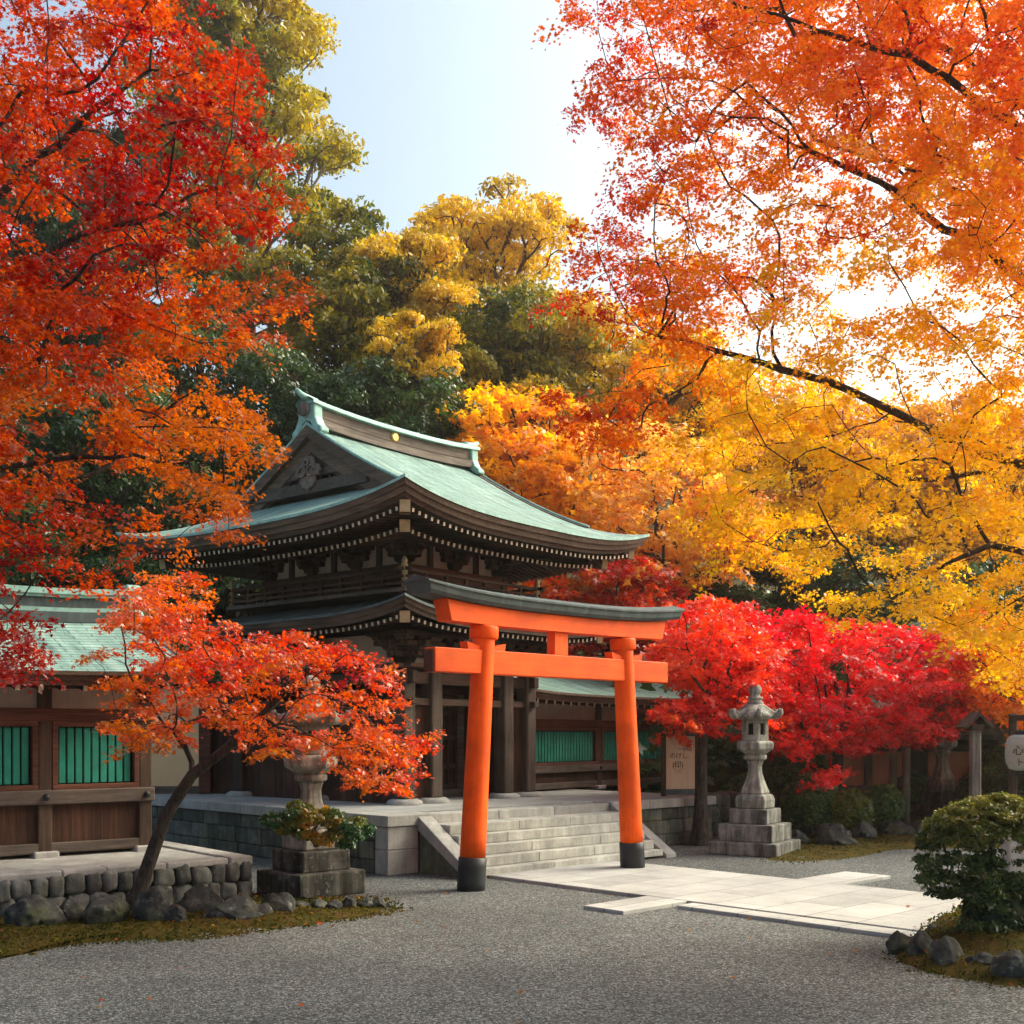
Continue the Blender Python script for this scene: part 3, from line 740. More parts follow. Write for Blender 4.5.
def rafters(name, uL, uR, vL, vR, zf, d_out, d_in, dz_out, dz_in, sp, w, h, parent, sides=(0, 1, 3)):
    """a row of rafters on each side with whitened ends"""
    for k in sides:
        mb = MB(); L = (uR - uL) if k in (0, 2) else (vR - vL); m = int((L - 2 * d_out) / sp)
        for i in range(m + 1):
            s = d_out + .04 + (L - 2 * d_out - .08) * i / m
            reach = min(d_in, max(d_out + .25, min(s, L - s)))
            def pt(d, dz):
                if k == 0: return (uL + s, vL + d, zf(uL + s, vL) + dz)
                if k == 1: return (uR - d, vL + s, zf(uR, vL + s) + dz)
                if k == 2: return (uL + s, vR - d, zf(uL + s, vR) + dz)
                return (uL + d, vL + s, zf(uL, vL + s) + dz)
            f = (reach - d_out) / (d_in - d_out)
            mb.beam(pt(reach, dz_out + (dz_in - dz_out) * f), pt(d_out, dz_out), w, h, 0, 1)
        mb.build(name, [M['wood'], M['tip']], parent)
rafters('flying_rafters', UL, UR, VL, VR, ze, .24, 1.3, -.335, -.20, .135, .048, .058, gate)
rafters('base_rafters', UL, UR, VL, VR, ze, .72, 1.95, -.455, -.20, .135, .052, .062, gate)
def hip_rafters(name, uL, uR, vL, vR, zf, d0, d1, dz0, dz1, parent):
    for (su, sv) in ((0, 0), (1, 0), (0, 1)):
        cu = lambda d: uL + d if su == 0 else uR - d
        cv = lambda d: vL + d if sv == 0 else vR - d
        z = zf(cu(0), cv(0)); mb = MB()
        a = Vector((cu(d1), cv(d1), z + dz1)); b = Vector((cu(d0), cv(d0), z + dz0)); mb.beam(a, b, .15, .17); h = mb.build(name, M['wood'], parent)
        d = (b - a).normalized(); mb = MB(); mb.beam(b - d * .05, b + d * .05, .158, .178)
        mb.build('metal_cap', M['brass'], h); mb = MB(); mb.beam(b - d * .32, b - d * .26, .165, .185); mb.build('metal_band', M['brass'], h)
hip_rafters('hip_rafter', UL, UR, VL, VR, ze, .26, 1.9, -.40, -.2, gate)
hip_rafters('lower_hip_rafter', UL, UR, VL, VR, ze, .62, 1.9, -.60, -.32, gate)

# verge boards, gable walls and pendants
for side in (0, 1):
    ug = UL + VGL if side == 0 else UR - VGR; sg = -1 if side == 0 else 1; vg = VGL if side == 0 else VGR
    dd = [vg * .97 + (HV - vg * .97) * i / 22 for i in range(23)]
    def line(off, half):
        pts = []
        for d in dd: pts.append((VL + d if half == 0 else VR - d, prof(d) + lift(ug, VL + d) * .9 + off))
        return pts
    for half in (0, 1):
        for nm, o0, o1, uo, th, mt in (('verge_board', .02, -.20, -.03, .14, 'barge'), ('barge_board', -.20, -.46, .07, .10, 'barge_pale'), ('barge_trim', -.455, -.55, .10, .06, 'wood')):
            mb = MB(); a = line(o0, half); b = line(o1, half); u0 = ug - sg * uo; u1 = u0 - sg * th
            if nm == 'barge_trim': a, b = a[3:], b[3:]
            if nm == 'barge_board': b = [(v, z if i > 2 else a[i][1] - (.26 * i / 3)) for i, (v, z) in enumerate(b)]
            A_ = [(u0, p[0], p[1]) for p in a]; B_ = [(u0, p[0], p[1]) for p in b]; C_ = [(u1, p[0], p[1]) for p in b]; D_ = [(u1, p[0], p[1]) for p in a]
            mb.grid([A_, B_, C_, D_, A_], smooth=False); mb.build(nm, M[mt], gate)
        mb = MB(); a = line(.035, half)
        mb.tube([(ug + sg * .02, p[0], p[1]) for p in a], .028, 6); mb.build('verge_roll', M['copper'], gate)
    uw = UL + GIN - .12 if side == 0 else UR - GIN + .12
    mb = MB(); ds2 = [vg + .15 + (HV - vg - .15) * i / 12 for i in range(13)]
    ol = [(VL + d, prof(d) - .1) for d in ds2] + [(VR - d, prof(d) - .1) for d in ds2[::-1][1:]]
    zb = prof(vg) + .02
    ol = [(VL + vg, zb)] + ol + [(VR - vg, zb)]
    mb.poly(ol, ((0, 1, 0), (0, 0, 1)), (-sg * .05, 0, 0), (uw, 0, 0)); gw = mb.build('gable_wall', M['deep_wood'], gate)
    mb = MB()
    mb.box((uw + sg * .09, VC, prof(GIN) + .10), (.16, (HV - GIN - .6) * 2, .20)); mb.box((uw + sg * .06, VC, prof(GIN) + .36), (.1, (HV - GIN - 1.2) * 2, .12))
    mb.build('gable_beam', M['grey_wood'], gate)
    mb = MB()
    for k in range(-5, 6): mb.box((uw + sg * .03, VC + k * .14, prof(GIN) + .3), (.05, .05, .5))
    mb.box((uw + sg * .05, VC, prof(GIN) + .75), (.08, .16, .7))
    for s2 in (-1, 1): mb.poly([(.1, .42), (.62, .42), (.5, .62), (.28, .72), (.1, .66)], ((0, s2, 0), (0, 0, 1)), (sg * .06, 0, 0), (uw, VC, prof(GIN)))
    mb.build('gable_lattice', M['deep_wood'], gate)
    # pendant: carved plate with lobes
    prof_p = [(0, .30), (.14, .27), (.20, .14), (.30, .12), (.36, .02), (.30, -.08), (.20, -.06), (.22, -.16), (.14, -.26), (.05, -.28), (0, -.36)]
    ol = prof_p + [(-a, b) for a, b in prof_p[::-1][1:-1]]
    mb = MB(); zt = prof(HV) - .83; up = ug + sg * .02
    mb.poly([(a * .95, b) for a, b in ol], ((0, 1, 0), (0, 0, 1)), (-sg * .06, 0, 0), (up, VC, zt))
    mb.lathe([(.001, 0), (.07, 0), (.055, .03), (.001, .04)], 6, c=(0, 0, 0)) if False else None
    pe = mb.build('gable_pendant', M['ridge_wood'], gate, bevel=.012)
    mb = MB()
    for s2 in (-1, 1): mb.tube([(up + sg * .02, VC + s2 * (.12 + .09 * math.cos(a)), zt + .02 + .09 * math.sin(a)) for a in np.linspace(0, 5.2, 14)], .022, 6)
    mb.tube([(up + sg * .02, VC + .05 * math.cos(a), zt + .17 + .05 * math.sin(a)) for a in np.linspace(0, 6.28, 12)], .022, 6)
    mb.build('carving', M['ridge_wood'], pe)

# ridge with its end pieces
ZR = prof(HV); ua, ub = UL + VGL - .02, UR - VGR + .02
rl = lambda u: .09 * (abs(u - (ua + ub) / 2) / ((ub - ua) / 2)) ** 2.5
us = np.linspace(ua + .08, ub - .08, 25)
def ridge_part(name, w, z0, z1, mat, e=0.0):
    mb = MB(); us_ = np.linspace(ua + .08 - e, ub - .08 + e, 25); rows = []
    for u in us_:
        z = ZR + rl(u); rows.append([(u, VC - w / 2, z + z0), (u, VC - w / 2, z + z1), (u, VC + w / 2, z + z1), (u, VC + w / 2, z + z0), (u, VC - w / 2, z + z0)])
    mb.grid(rows, smooth=False)
    for r in (rows[0], rows[-1]): mb.add(r[:4], [(0, 1, 2, 3)])
    return mb.build(name, mat, gate)
ridge_part('ridge_base', .46, -.10, .03, M['ridge_wood']); ridge_part('ridge_moulding', .40, .03, .07, M['wood'])
rb = ridge_part('ridge_box', .30, .07, .26, M['ridge_wood'])
mb = MB(); rows = []
for u in np.linspace(ua - .05, ub + .05, 27):
    z = ZR + rl(u) + .26; rows.append([(u, VC - .24, z), (u, VC - .24, z + .05), (u, VC - .12, z + .12), (u, VC, z + .15), (u, VC + .12, z + .12), (u, VC + .24, z + .05), (u, VC + .24, z)])
mb.grid(rows); mb.grid([[r[0], r[-1]] for r in rows]); mb.build('ridge_cap', M['copper'], gate)
for s, u in ((-1, ua), (1, ub)):
    z = ZR + rl(u); k = -s; mb = MB()
    # saddle plate hanging over the end of the ridge
    for half in (-1, 1):
        ol = [(0, .36), (.16, .36), (.21, .28), (.22, .06), (.29, -.08), (.38, -.15), (.40, -.23), (.31, -.25), (.19, -.17), (.09, -.02), (0, .0)]
        mb.poly(ol, ((0, half, 0), (0, 0, 1)), (k * .20, 0, 0), (u - k * .02, VC, z - .02))
    mb.build('ridge_end', M['copper'], gate, bevel=.03, seg=2)
    mb = MB()
    mb.tube([(u + k * .2, VC, z + .35), (u + k * .04, VC, z + .38), (u - k * .12, VC, z + .42), (u - k * .24, VC, z + .48)], [.08, .07, .055, .04], 8); mb.build('ridge_horn', M['copper'], gate)
    mb = MB(); mb.lathe([(.13, -.03), (.13, .03)], 16); 
    o = mb.build('end_boss', M['ridge_wood'], gate, bevel=.01); o.location = (u - k * .08, VC, z + .18); o.rotation_euler = (0, R(90), 0)
mb = MB(); mb.lathe([(.02, .035), (.08, .03), (.115, .012), (.12, 0)], 20); 
for k in range(8): mb.box((.07 * math.cos(k * .785), .07 * math.sin(k * .785), .034), (.03, .03, .02))
cr = mb.build('crest', M['gold'], gate); cr.location = ((ua + ub) / 2 - .15, VC - .155, ZR + .165); cr.scale = (.8, .8, .8); cr.rotation_euler = (R(90), 0, 0)

# upper storey
IN = .4
bu0, bu1, bv0, bv1 = IN, W - IN, IN, V - IN
def bracket(mb, x, y, z, dx, dy, s=1.0):
    """stepped bearing block with arms, pointing outwards along (dx, dy)"""
    ang = math.atan2(dy, dx); rt = rot3(ang)
    def b(cx, cyy, cz, sx, sy, sz, t=1.0):
        c = rt @ Vector((cx, cyy, 0)); mb.box((x + c.x, y + c.y, z + cz * s), (sx, sy, sz * s), 0, rt, taper=t)
    b(.0, 0, .05, .24, .24, .10, 1.25)
    b(.05, 0, .15, .13, .62, .09); b(.16, 0, .15, .42, .12, .09)
    for k in (-1, 0, 1): b(.05, k * .25, .235, .17, .15, .07, 1.2)
    b(.34, 0, .235, .17, .16, .07, 1.2)
    b(.05, 0, .315, .13, .90, .09); b(.34, 0, .315, .13, .66, .09); b(.24, 0, .315, .62, .12, .09)
    for k in (-1, 0, 1): b(.34, k * .27, .40, .16, .15, .07, 1.2)
    b(.36, 0, .47, .13, .95, .08)
def tier(name_w, u0, u1, v0, v1, zb, zt, spots_u, spots_v, panels, parent, beams):
    # posts
    for u in spots_u:
        for v in (v0, v1): mb = MB(); mb.box((u, v, (zb + zt) / 2), (.19, .19, zt - zb)); mb.build('post', M['wood'], parent, bevel=.02)
    for v in spots_v[1:-1]:
        for u in (u0, u1): mb = MB(); mb.box((u, v, (zb + zt) / 2), (.19, .19, zt - zb)); mb.build('post', M['wood'], parent, bevel=.02)
    for (z0, z1, mt, pr) in beams:
        for (c, s) in (((u0 + u1) / 2, v0 - pr), (0, 0)), :
            pass
        w = .10
        for nm, cx, cyy, sx, sy in (('f', (u0 + u1) / 2, v0 - pr, u1 - u0 + .34, w), ('b', (u0 + u1) / 2, v1 + pr, u1 - u0 + .34, w)):
            mb = MB(); mb.box((cx, cyy, (z0 + z1) / 2), (sx, sy, z1 - z0)); mb.build('tie_beam', M[mt], parent, bevel=.008)
        for cx in (u0 - pr, u1 + pr):
            mb = MB(); mb.box((cx, (v0 + v1) / 2, (z0 + z1) / 2 + .003), (w, v1 - v0 + .30, z1 - z0 - .01)); mb.build('tie_beam', M['wood'] if mt == 'red_wood' else M[mt], parent, bevel=.008)
su = [bu0, bu0 + (bu1 - bu0) / 2, bu1]; sv = [bv0 + (bv1 - bv0) * i / 3 for i in range(4)]
tier('upper', bu0, bu1, bv0, bv1, 4.38, 5.5, su, sv, None, gate, [(4.68, 4.91, 'red_wood', .08), (5.40, 5.50, 'woodx', .04), (4.44, 4.54, 'woodx', .06)])
mb = MB(); mb.box((UC, VC, 4.63), (bu1 - bu0 - .02, bv1 - bv0 - .02, .6)); mb.build('upper_wall', M['plank'], gate)
for i in range(2):
    for v in (bv0, bv1): mb = MB(); mb.box((su[i] + .6, v + (.03 if v == bv0 else -.03), 5.16), (su[i + 1] - su[i] - .2, .05, .49)); mb.build('plaster_panel', M['plaster'], gate)
for i in range(3):
    for u in (bu0, bu1): mb = MB(); mb.box((u + (.03 if u == bu0 else -.03), (sv[i] + sv[i + 1]) / 2, 5.16), (.05, sv[i + 1] - sv[i] - .2, .49)); mb.build('plaster_panel', M['plaster'], gate)
for i in range(2):
    mb = MB(); u = (su[i] + su[i + 1]) / 2; mb.box((u, bv0 - .02, 5.15), (.1, .08, .48)); mb.build('strut', M['wood'], gate)
for i in range(3):
    mb = MB(); v = (sv[i] + sv[i + 1]) / 2; mb.box((bu0 - .02, v, 5.15), (.08, .1, .48)); mb.build('strut', M['wood'], gate)
def bracket_set(us_, vs_, u0, u1, v0, v1, z, s=1.0):
    for u in us_:
        for v, dy in ((v0, -1), (v1, 1)): mb = MB(); bracket(mb, u, v, z, 0, dy, s); mb.build('bracket', M['wood'], gate, bevel=.02, seg=2)
    for v in vs_:
        for u, dx in ((u0, -1), (u1, 1)): mb = MB(); bracket(mb, u, v, z, dx, 0, s); mb.build('bracket', M['wood'], gate, bevel=.02, seg=2)
bracket_set(su, sv, bu0, bu1, bv0, bv1, 4.95)
# balcony with railing
bo = .62; q0u, q1u, q0v, q1v = bu0 - bo, bu1 + bo, bv0 - bo, bv1 + bo
mb = MB(); mb.box((UC, VC, 4.385), (q1u - q0u, q1v - q0v, .07)); mb.build('balcony_floor', M['grey_wood'], gate, bevel=.01)
rail = None
mb = MB()
for z, w, e in ((4.50, .05, .0), (4.60, .045, .0), (4.725, .06, .16)):
    for v in (q0v + .08, q1v - .08): mb.box((UC, v, z), (q1u - q0u + e, w, w))
    for u in (q0u + .08, q1u - .08): mb.box((u, VC, z + .002), (w, q1v - q0v + e, w))
rail = mb.build('railing', M['woodx'], gate, bevel=.008)
k = 7
for i in range(k + 1):
    for v in (q0v + .08, q1v - .08): mb = MB(); mb.box((q0u + .08 + (q1u - q0u - .16) * i / k, v, 4.565), (.05, .055, .29)); mb.build('baluster', M['woodx'], rail)
for i in range(1, 9):
    for u in (q0u + .08, q1u - .08): mb = MB(); mb.box((u, q0v + .08 + (q1v - q0v - .16) * i / 9, 4.565), (.055, .05, .29)); mb.build('baluster', M['woodx'], rail)
for (u, v) in ((q0u + .08, q0v + .08), (q1u - .08, q0v + .08), (q0u + .08, q1v - .08)):
    mb = MB(); mb.lathe([(.05, 4.42), (.05, 4.76), (.06, 4.77), (.06, 4.80), (.04, 4.82), (.055, 4.86), (.03, 4.92), (.002, 4.95)], 10, c=(u, v, 0)); mb.build('newel', M['brass'], rail)

# lower (pent) roof
LO = 1.2; lu0, lu1, lv0, lv1 = -LO, W + LO, -LO, V + LO
LZ, LI = 3.93, 4.36
lhu, lhv = (lu1 - lu0) / 2, (lv1 - lv0) / 2
llift = lambda u, v: .22 * (abs(u - UC) / lhu) ** 4 * (abs(v - VC) / lhv) ** 4
zl = lambda u, v: LZ + llift(u, v)
mb = MB(); run = LO + IN - .02
for k in range(4):
    rows = []; uvs = []
    for i in range(11):
        d = run * i / 10; row = []; ur = []; f = d / run; z0 = LZ + (LI - LZ) * (f * .72 + f * f * .28)
        for j in range(33):
            t = j / 32
            if k == 0: u, v, e = lu0 + d + (lu1 - lu0 - 2 * d) * t, lv0 + d, t * (lu1 - lu0)
            if k == 1: u, v, e = lu1 - d, lv0 + d + (lv1 - lv0 - 2 * d) * t, t * 7
            if k == 2: u, v, e = lu1 - d - (lu1 - lu0 - 2 * d) * t, lv1 - d, t * 6
            if k == 3: u, v, e = lu0 + d, lv1 - d - (lv1 - lv0 - 2 * d) * t, t * 7
            row.append((u, v, z0 + llift(u, v))); ur.append((e, d))
        rows.append(row); uvs.append(ur)
    mb.grid(rows, 0, uvs)
mb.build('lower_roof', M['copper_dark'], gate)
eave_ring(lu0, lu1, lv0, lv1, zl, [(0, .002, 0, -.04, 0), (0, -.04, .03, -.045, 1), (.03, -.045, .05, -.12, 1), (.05, -.12, .08, -.125, 1), (.08, -.125, .10, -.20, 1)],
          [M['slate'], M['barge']], 'lower_eave', gate, LO - .05, 3.98)
rafters('lower_rafters', lu0, lu1, lv0, lv1, zl, .2, 1.25, -.25, -.06, .135, .048, .058, gate)
hip_rafters('lower_roof_hip_rafter', lu0, lu1, lv0, lv1, zl, .22, 1.2, -.33, -.15, gate)

# ground storey: columns on stone bases, tie beams, brackets, walls and doors
cu = [0, .66, W - .66, W]; cv = [0, V / 2, V]
for u in cu:
    for v in cv:
        if u in (.66, W - .66) and v == V / 2: continue
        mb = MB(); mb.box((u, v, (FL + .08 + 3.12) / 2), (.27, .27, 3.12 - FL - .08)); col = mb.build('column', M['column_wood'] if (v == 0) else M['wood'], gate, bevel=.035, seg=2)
        mb = MB(); mb.lathe([(.31, FL - .02), (.30, FL + .05), (.24, FL + .09), (.2, FL + .092)], 20, c=(u, v, 0)); mb.build('base_stone', M['granite'], col)
for (z0, z1) in ((2.86, 3.06), (2.50, 2.62)):
    for v in (0, V):
        mb = MB(); mb.box((W / 2, v, (z0 + z1) / 2), (W + .5, .13, z1 - z0)); mb.build('tie_beam', M['woodx'], gate, bevel=.01)
    for u in (0, W):
        mb = MB(); mb.box((u, V / 2, (z0 + z1) / 2 + .004), (.13, V + .5, z1 - z0 - .012)); mb.build('tie_beam', M['wood'], gate, bevel=.01)
mb = MB()
for v in (0, V): mb.box((W / 2, v, 3.15), (W + .6, .3, .07))
for u in (0, W): mb.box((u, V / 2, 3.152), (.3, V + .6, .065))
mb.build('wall_plate', M['woodx'], gate, bevel=.01)
bracket_set(cu, cv, 0, W, 0, V, 3.19, 1.0)
for i in range(3):
    for v in (0, V): mb = MB(); mb.box(((cu[i] + cu[i + 1]) / 2, v + (.04 if v == 0 else -.04), 3.45), (cu[i + 1] - cu[i] - .1, .05, .5)); mb.build('plaster_panel', M['plaster'], gate)
for i in range(2):
    for u in (0, W): mb = MB(); mb.box((u + (.04 if u == 0 else -.04), (cv[i] + cv[i + 1]) / 2, 3.45), (.05, cv[i + 1] - cv[i] - .1, .5)); mb.build('plaster_panel', M['plaster'], gate)
mb = MB(); mb.box((W / 2, V / 2, 3.82), (W + .2, V + .2, .06)); mb.build('ceiling_board', M['wood'], gate)
def plank_wall(mb, a, b, z0, z1, n, th=.05):
    a, b = Vector(a), Vector(b)
    for i in range(n):
        p = a.lerp(b, i / n); q = a.lerp(b, (i + 1) / n); d = (q - p) * .985
        m = (p + q) / 2; ang = math.atan2(d.y, d.x); mb.box((m.x, m.y, (z0 + z1) / 2), (d.length, th + random.uniform(0, .008), z1 - z0), 0, rot3(ang))
for (a, b, n, z1) in (((0.02, .13), (0.02, V / 2 - .13), 9, 2.5), ((.02, V / 2 + .13), (.02, V - .13), 9, 2.5), ((W - .02, .13), (W - .02, V / 2 - .13), 9, 2.5), ((W - .02, V / 2 + .13), (W - .02, V - .13), 9, 2.5),
                      ((.13, V), (W - .13, V), 14, 2.86), ((.13, .06), (.53, .06), 3, 2.5), ((W - .53, .06), (W - .13, .06), 3, 2.5)):
    mb = MB(); plank_wall(mb, (*a, 0), (*b, 0), FL, z1, n); mb.build('plank_wall', M['plank'], gate)
mb = MB(); mb.box((W / 2, 1.03, FL + .07), (W - .1, .16, .15)); mb.build('threshold', M['grey_wood'], gate, bevel=.01)
for i, u in enumerate((.75, 1.31, 1.87)):
    mb = MB(); w = .54; z0, z1 = FL + .15, 2.62
    mb.box((u + w / 2, 1.05, (z0 + z1) / 2), (w - .04, .02, z1 - z0 - .04), 1)
    for z in (z0 + .05, z0 + .42, z0 + .95, z0 + 1.4, z1 - .05): mb.box((u + w / 2, 1.02, z), (w, .06, .09))
    for x in (.04, w / 2, w - .04): mb.box((u + x, 1.018, (z0 + z1) / 2), (.075 if x != w / 2 else .04, .062, z1 - z0))
    for k in range(1, 8): mb.box((u + w * k / 8, 1.03, (z0 + .95 + z1) / 2), (.018, .03, z1 - z0 - .95))
    mb.build('door', [M['wood'], M['plank']], gate)
mb = MB(); mb.box((W / 2, 1.06, 2.74), (W - .2, .05, .24)); mb.build('transom', M['woodx'], gate)
for u in (.69, 2.46): mb = MB(); mb.box((u, 1.02, 1.8), (.16, .16, 1.9)); mb.build('door_post', M['grey_wood'], gate, bevel=.015)

# ------------------------------------------------------------------ roofed corridors with green lattice windows
def corridor(name, label, loc, rz, L, bay, z0, z_sill, z_rail, z_lat, z_beam, z_eave, depth, ridge_h, first=0.0, group='roofed corridors beside the gate', ridge_big=True, over=.75, ends=(True, True)):
    """long timber wall with lattice windows under a copper gable roof; local x along the front, y away"""
    t = thing(name, label, 'corridor', loc, rz, group)
    nb = max(1, round((L - first) / bay)); xs = [first + (L - first) * i / nb for i in range(nb + 1)]
    if first > .3: xs = [0] + xs
    mb = MB(); mb.box((L / 2, depth / 2, (z0 + z_eave) / 2), (L - .1, depth - .1, z_eave - z0)); mb.build('back_wall', M['wood'], t)
    for x in xs:
        mb = MB(); mb.box((x, 0, (z0 + z_eave) / 2), (.17, .17, z_eave - z0)); c = mb.build('column', M['red_wood'] if False else M['wood'], t, bevel=.012)
        mb = MB(); mb.box((x, -.01, z0 + .02), (.30, .30, .09)); mb.build('base_stone', M['granite'], c, bevel=.015)
        mb = MB(); mb.lathe([(.045, 0), (.04, .02), (.015, .03)], 10); ns_ = mb.build('nail_cover', M['black'], c); ns_.location = (x, -.13, (z_sill + z_rail) / 2); ns_.rotation_euler = (R(90), 0, 0)
    mb = MB(); mb.box((L / 2, -.035, (z_sill + z_rail) / 2), (L + .22, .17, z_rail - z_sill)); mb.build('middle_rail', M['grey_wood'], t, bevel=.012)
    mb = MB(); mb.box((L / 2, -.015, z0 + .10), (L, .13, .13)); mb.build('ground_sill', M['grey_wood'], t, bevel=.01)
    mb = MB(); mb.box((L / 2, -.03, (z_beam + z_beam + .16) / 2), (L + .2, .15, .16)); mb.build('head_beam', M['red_wood'], t, bevel=.01)
    mb = MB(); mb.box((L / 2, -.02, z_eave - .02), (L + .3, .16, .12)); mb.build('wall_plate', M['woodx'], t, bevel=.01)
    for x0, x1 in zip(xs[:-1], xs[1:]):
        mb = MB(); n = max(4, int((x1 - x0) / .13)); plank_wall(mb, (x0 + .085, -.02, 0), (x1 - .085, -.02, 0), z0 + .16, z_sill, n, .04); mb.build('plank_panel', M['plank'], t)
        mb = MB(); mb.box(((x0 + x1) / 2, .0, (z_beam + .16 + z_eave) / 2 - .03), (x1 - x0 - .17, .05, z_eave - z_beam - .2)); mb.build('plaster_panel', M['plaster'], t)
        # window: frame, dark recess and a row of green boards
        zl0, zl1 = z_rail + .05, z_lat; mb = MB(); m = (x0 + x1) / 2; w = x1 - x0 - .17
        for z in (zl0 - .02, zl1 + .02): mb.box((m, -.045, z), (w, .09, .07))
        for x in (x0 + .12, x1 - .12): mb.box((x, -.047, (zl0 + zl1) / 2), (.07, .086, zl1 - zl0 - .03))
        fr = mb.build('window_frame', M['red_wood'], t, bevel=.006)
        mb = MB(); ww = w - .17; n = max(5, int(ww / .098))
        for i in range(n): mb.box((m - ww / 2 + ww * (i + .5) / n, -.012 + random.uniform(-.003, .003), (zl0 + zl1) / 2), (ww / n * .80, .035, zl1 - zl0 - .05))
        mb.build('lattice', M['green'], fr, bevel=.008)
        mb = MB(); mb.box((m, .022, (zl0 + zl1) / 2), (ww + .05, .02, zl1 - zl0)); mb.build('recess', M['dark'], fr)
        if z_lat < z_beam - .12:
            mb = MB(); mb.box((m, -.01, (z_lat + .07 + z_beam) / 2), (w, .05, z_beam - z_lat - .06)); mb.build('upper_board', M['wood'], t)
    # roof
    ce = depth / 2; hs = ce + over; rise = ridge_h - z_eave - .12; e0 = .45
    pf = lambda d: z_eave + .10 + rise * ((d / hs) * .78 + (d / hs) ** 2 * .22)
    ew = lambda x: .10 * (abs(x - L / 2) / (L / 2 + e0)) ** 4
    mb = MB()
    for sgn in (-1, 1):
        rows = []; uvs = []
        for i in range(13):
            d = hs * i / 12; y = ce + sgn * (hs - d); row = []; ur = []
            for j in range(25):
                x = -e0 + (L + 2 * e0) * j / 24; row.append((x, y, pf(d) + ew(x))); ur.append((x, d * 1.12))
            rows.append(row); uvs.append(ur)
        mb.grid(rows, 0, uvs)
    mb.build('roof', M['verdigris'], t)
    mb = MB()
    for sgn in (-1, 1):
        y = lambda d: ce + sgn * (hs - d)
        X = [-e0 + (L + 2 * e0) * j / 24 for j in range(25)]
        st = [(0, .002), (0, -.045), (.03, -.05), (.045, -.11), (.07, -.115), (.09, -.17), (hs * .55, .02)]
        for (d0, a), (d1, b) in zip(st[:-1], st[1:]):
            mb.strip([(x, y(d0), pf(0) + a + ew(x)) for x in X], [(x, y(d1), pf(0) + b + ew(x)) for x in X], 0)
    mb.build('eave', M['barge'], t)
    for ex in (-e0, L + e0):
        mb = MB(); D = [hs * i / 10 for i in range(11)]
        for sgn in (-1, 1):
            a = [(ex, ce + sgn * (hs - d), pf(d) + ew(ex) + .012) for d in D]; b = [(ex, ce + sgn * (hs - d), pf(d) + ew(ex) - .2) for d in D]
            s = .07 if ex < 0 else -.07
            mb.grid([a, b, [(p[0] + s, p[1], p[2]) for p in b], [(p[0] + s, p[1], p[2]) for p in a], a], smooth=False)
        mb.build('barge_board', M['barge'], t)
        mb = MB(); s = .42 if ex < 0 else -.42
        mb.poly([(.05, z_eave)] + [(hs - over - hs + d, pf(d) - .1) for d in []] + [(ce, ridge_h - .2), (depth - .05, z_eave)], ((0, 1, 0), (0, 0, 1)), (s * .1, 0, 0), (ex + s, 0, 0)); mb.build('gable_wall', M['plaster'], t)
    mb = MB(); n = int((L + .7) / .26)
    for i in range(n + 1):
        x = -.35 + (L + .7) * i / n; mb.beam((x, .05, z_eave + .06), (x, -over + .14, z_eave - .10 + ew(x)), .055, .07, 0, 1)
    mb.build('rafters', [M['wood'], M['tip']], t)
    zr = ridge_h - .02; xs_ = np.linspace(-e0 + .1, L + e0 - .1, 21); rw = .10
    def rb(name, w, a, b, mt):
        mb = MB(); rows = []
        for x in xs_:
            z = zr + ew(x); rows.append([(x, ce - w / 2, z + a), (x, ce - w / 2, z + b), (x, ce + w / 2, z + b), (x, ce + w / 2, z + a), (x, ce - w / 2, z + a)])
        mb.grid(rows, smooth=False); mb.add(rows[0][:4], [(0, 1, 2, 3)]); mb.add(rows[-1][:4], [(0, 1, 2, 3)]); return mb.build(name, M[mt], t)
    rb('ridge_base', .46, -.1, .04, 'slate'); rb('ridge_moulding', .36, .04, .10, 'copper'); rb('ridge_box', .28, .10, .24, 'slate'); rb('ridge_moulding', .36, .24, .28, 'copper'); rb('ridge_cap', .44, .28, .36, 'copper')
    for x, k in ((xs_[0], 1), (xs_[-1], -1)):
        mb = MB(); z = zr + ew(x)
        for half in (-1, 1):
            ol = [(0, .42), (.16, .42), (.22, .30), (.22, .08), (.32, -.06), (.42, -.14), (.42, -.22), (.32, -.23), (.18, -.12), (0, -.02)]
            mb.poly(ol, ((0, half, 0), (0, 0, 1)), (k * .2, 0, 0), (x - k * .08, ce, z))
        mb.build('ridge_end', M['copper'], t, bevel=.02, seg=2)
    return t

LY = R(40); lp = Vector((math.cos(LY), math.sin(LY), 0)); lq = Vector((-math.sin(LY), math.cos(LY), 0))
LL = 5.1
lo = Vector((-4.83, 15.06, 0)) - lp * LL
corridor('lattice_corridor', 'low timber building with green lattice windows on the low cobbled terrace', lo, LY, LL, 1.275, .5, 1.14, 1.32, 2.12, 2.17, 2.66, 2.6, 3.62)
gu = Vector((math.cos(GY), math.sin(GY), 0)); gv = Vector((-math.sin(GY), math.cos(GY), 0))
corridor('lattice_corridor', 'green-latticed timber corridor joined to the right-hand side of the gate, seen through the torii', C0 + gu * 3.75 + gv * 1.0, GY, 6.3, 3.0, FL, 1.22, 1.37, 2.10, 2.16, 2.72, 2.4, 3.5, over=.85)

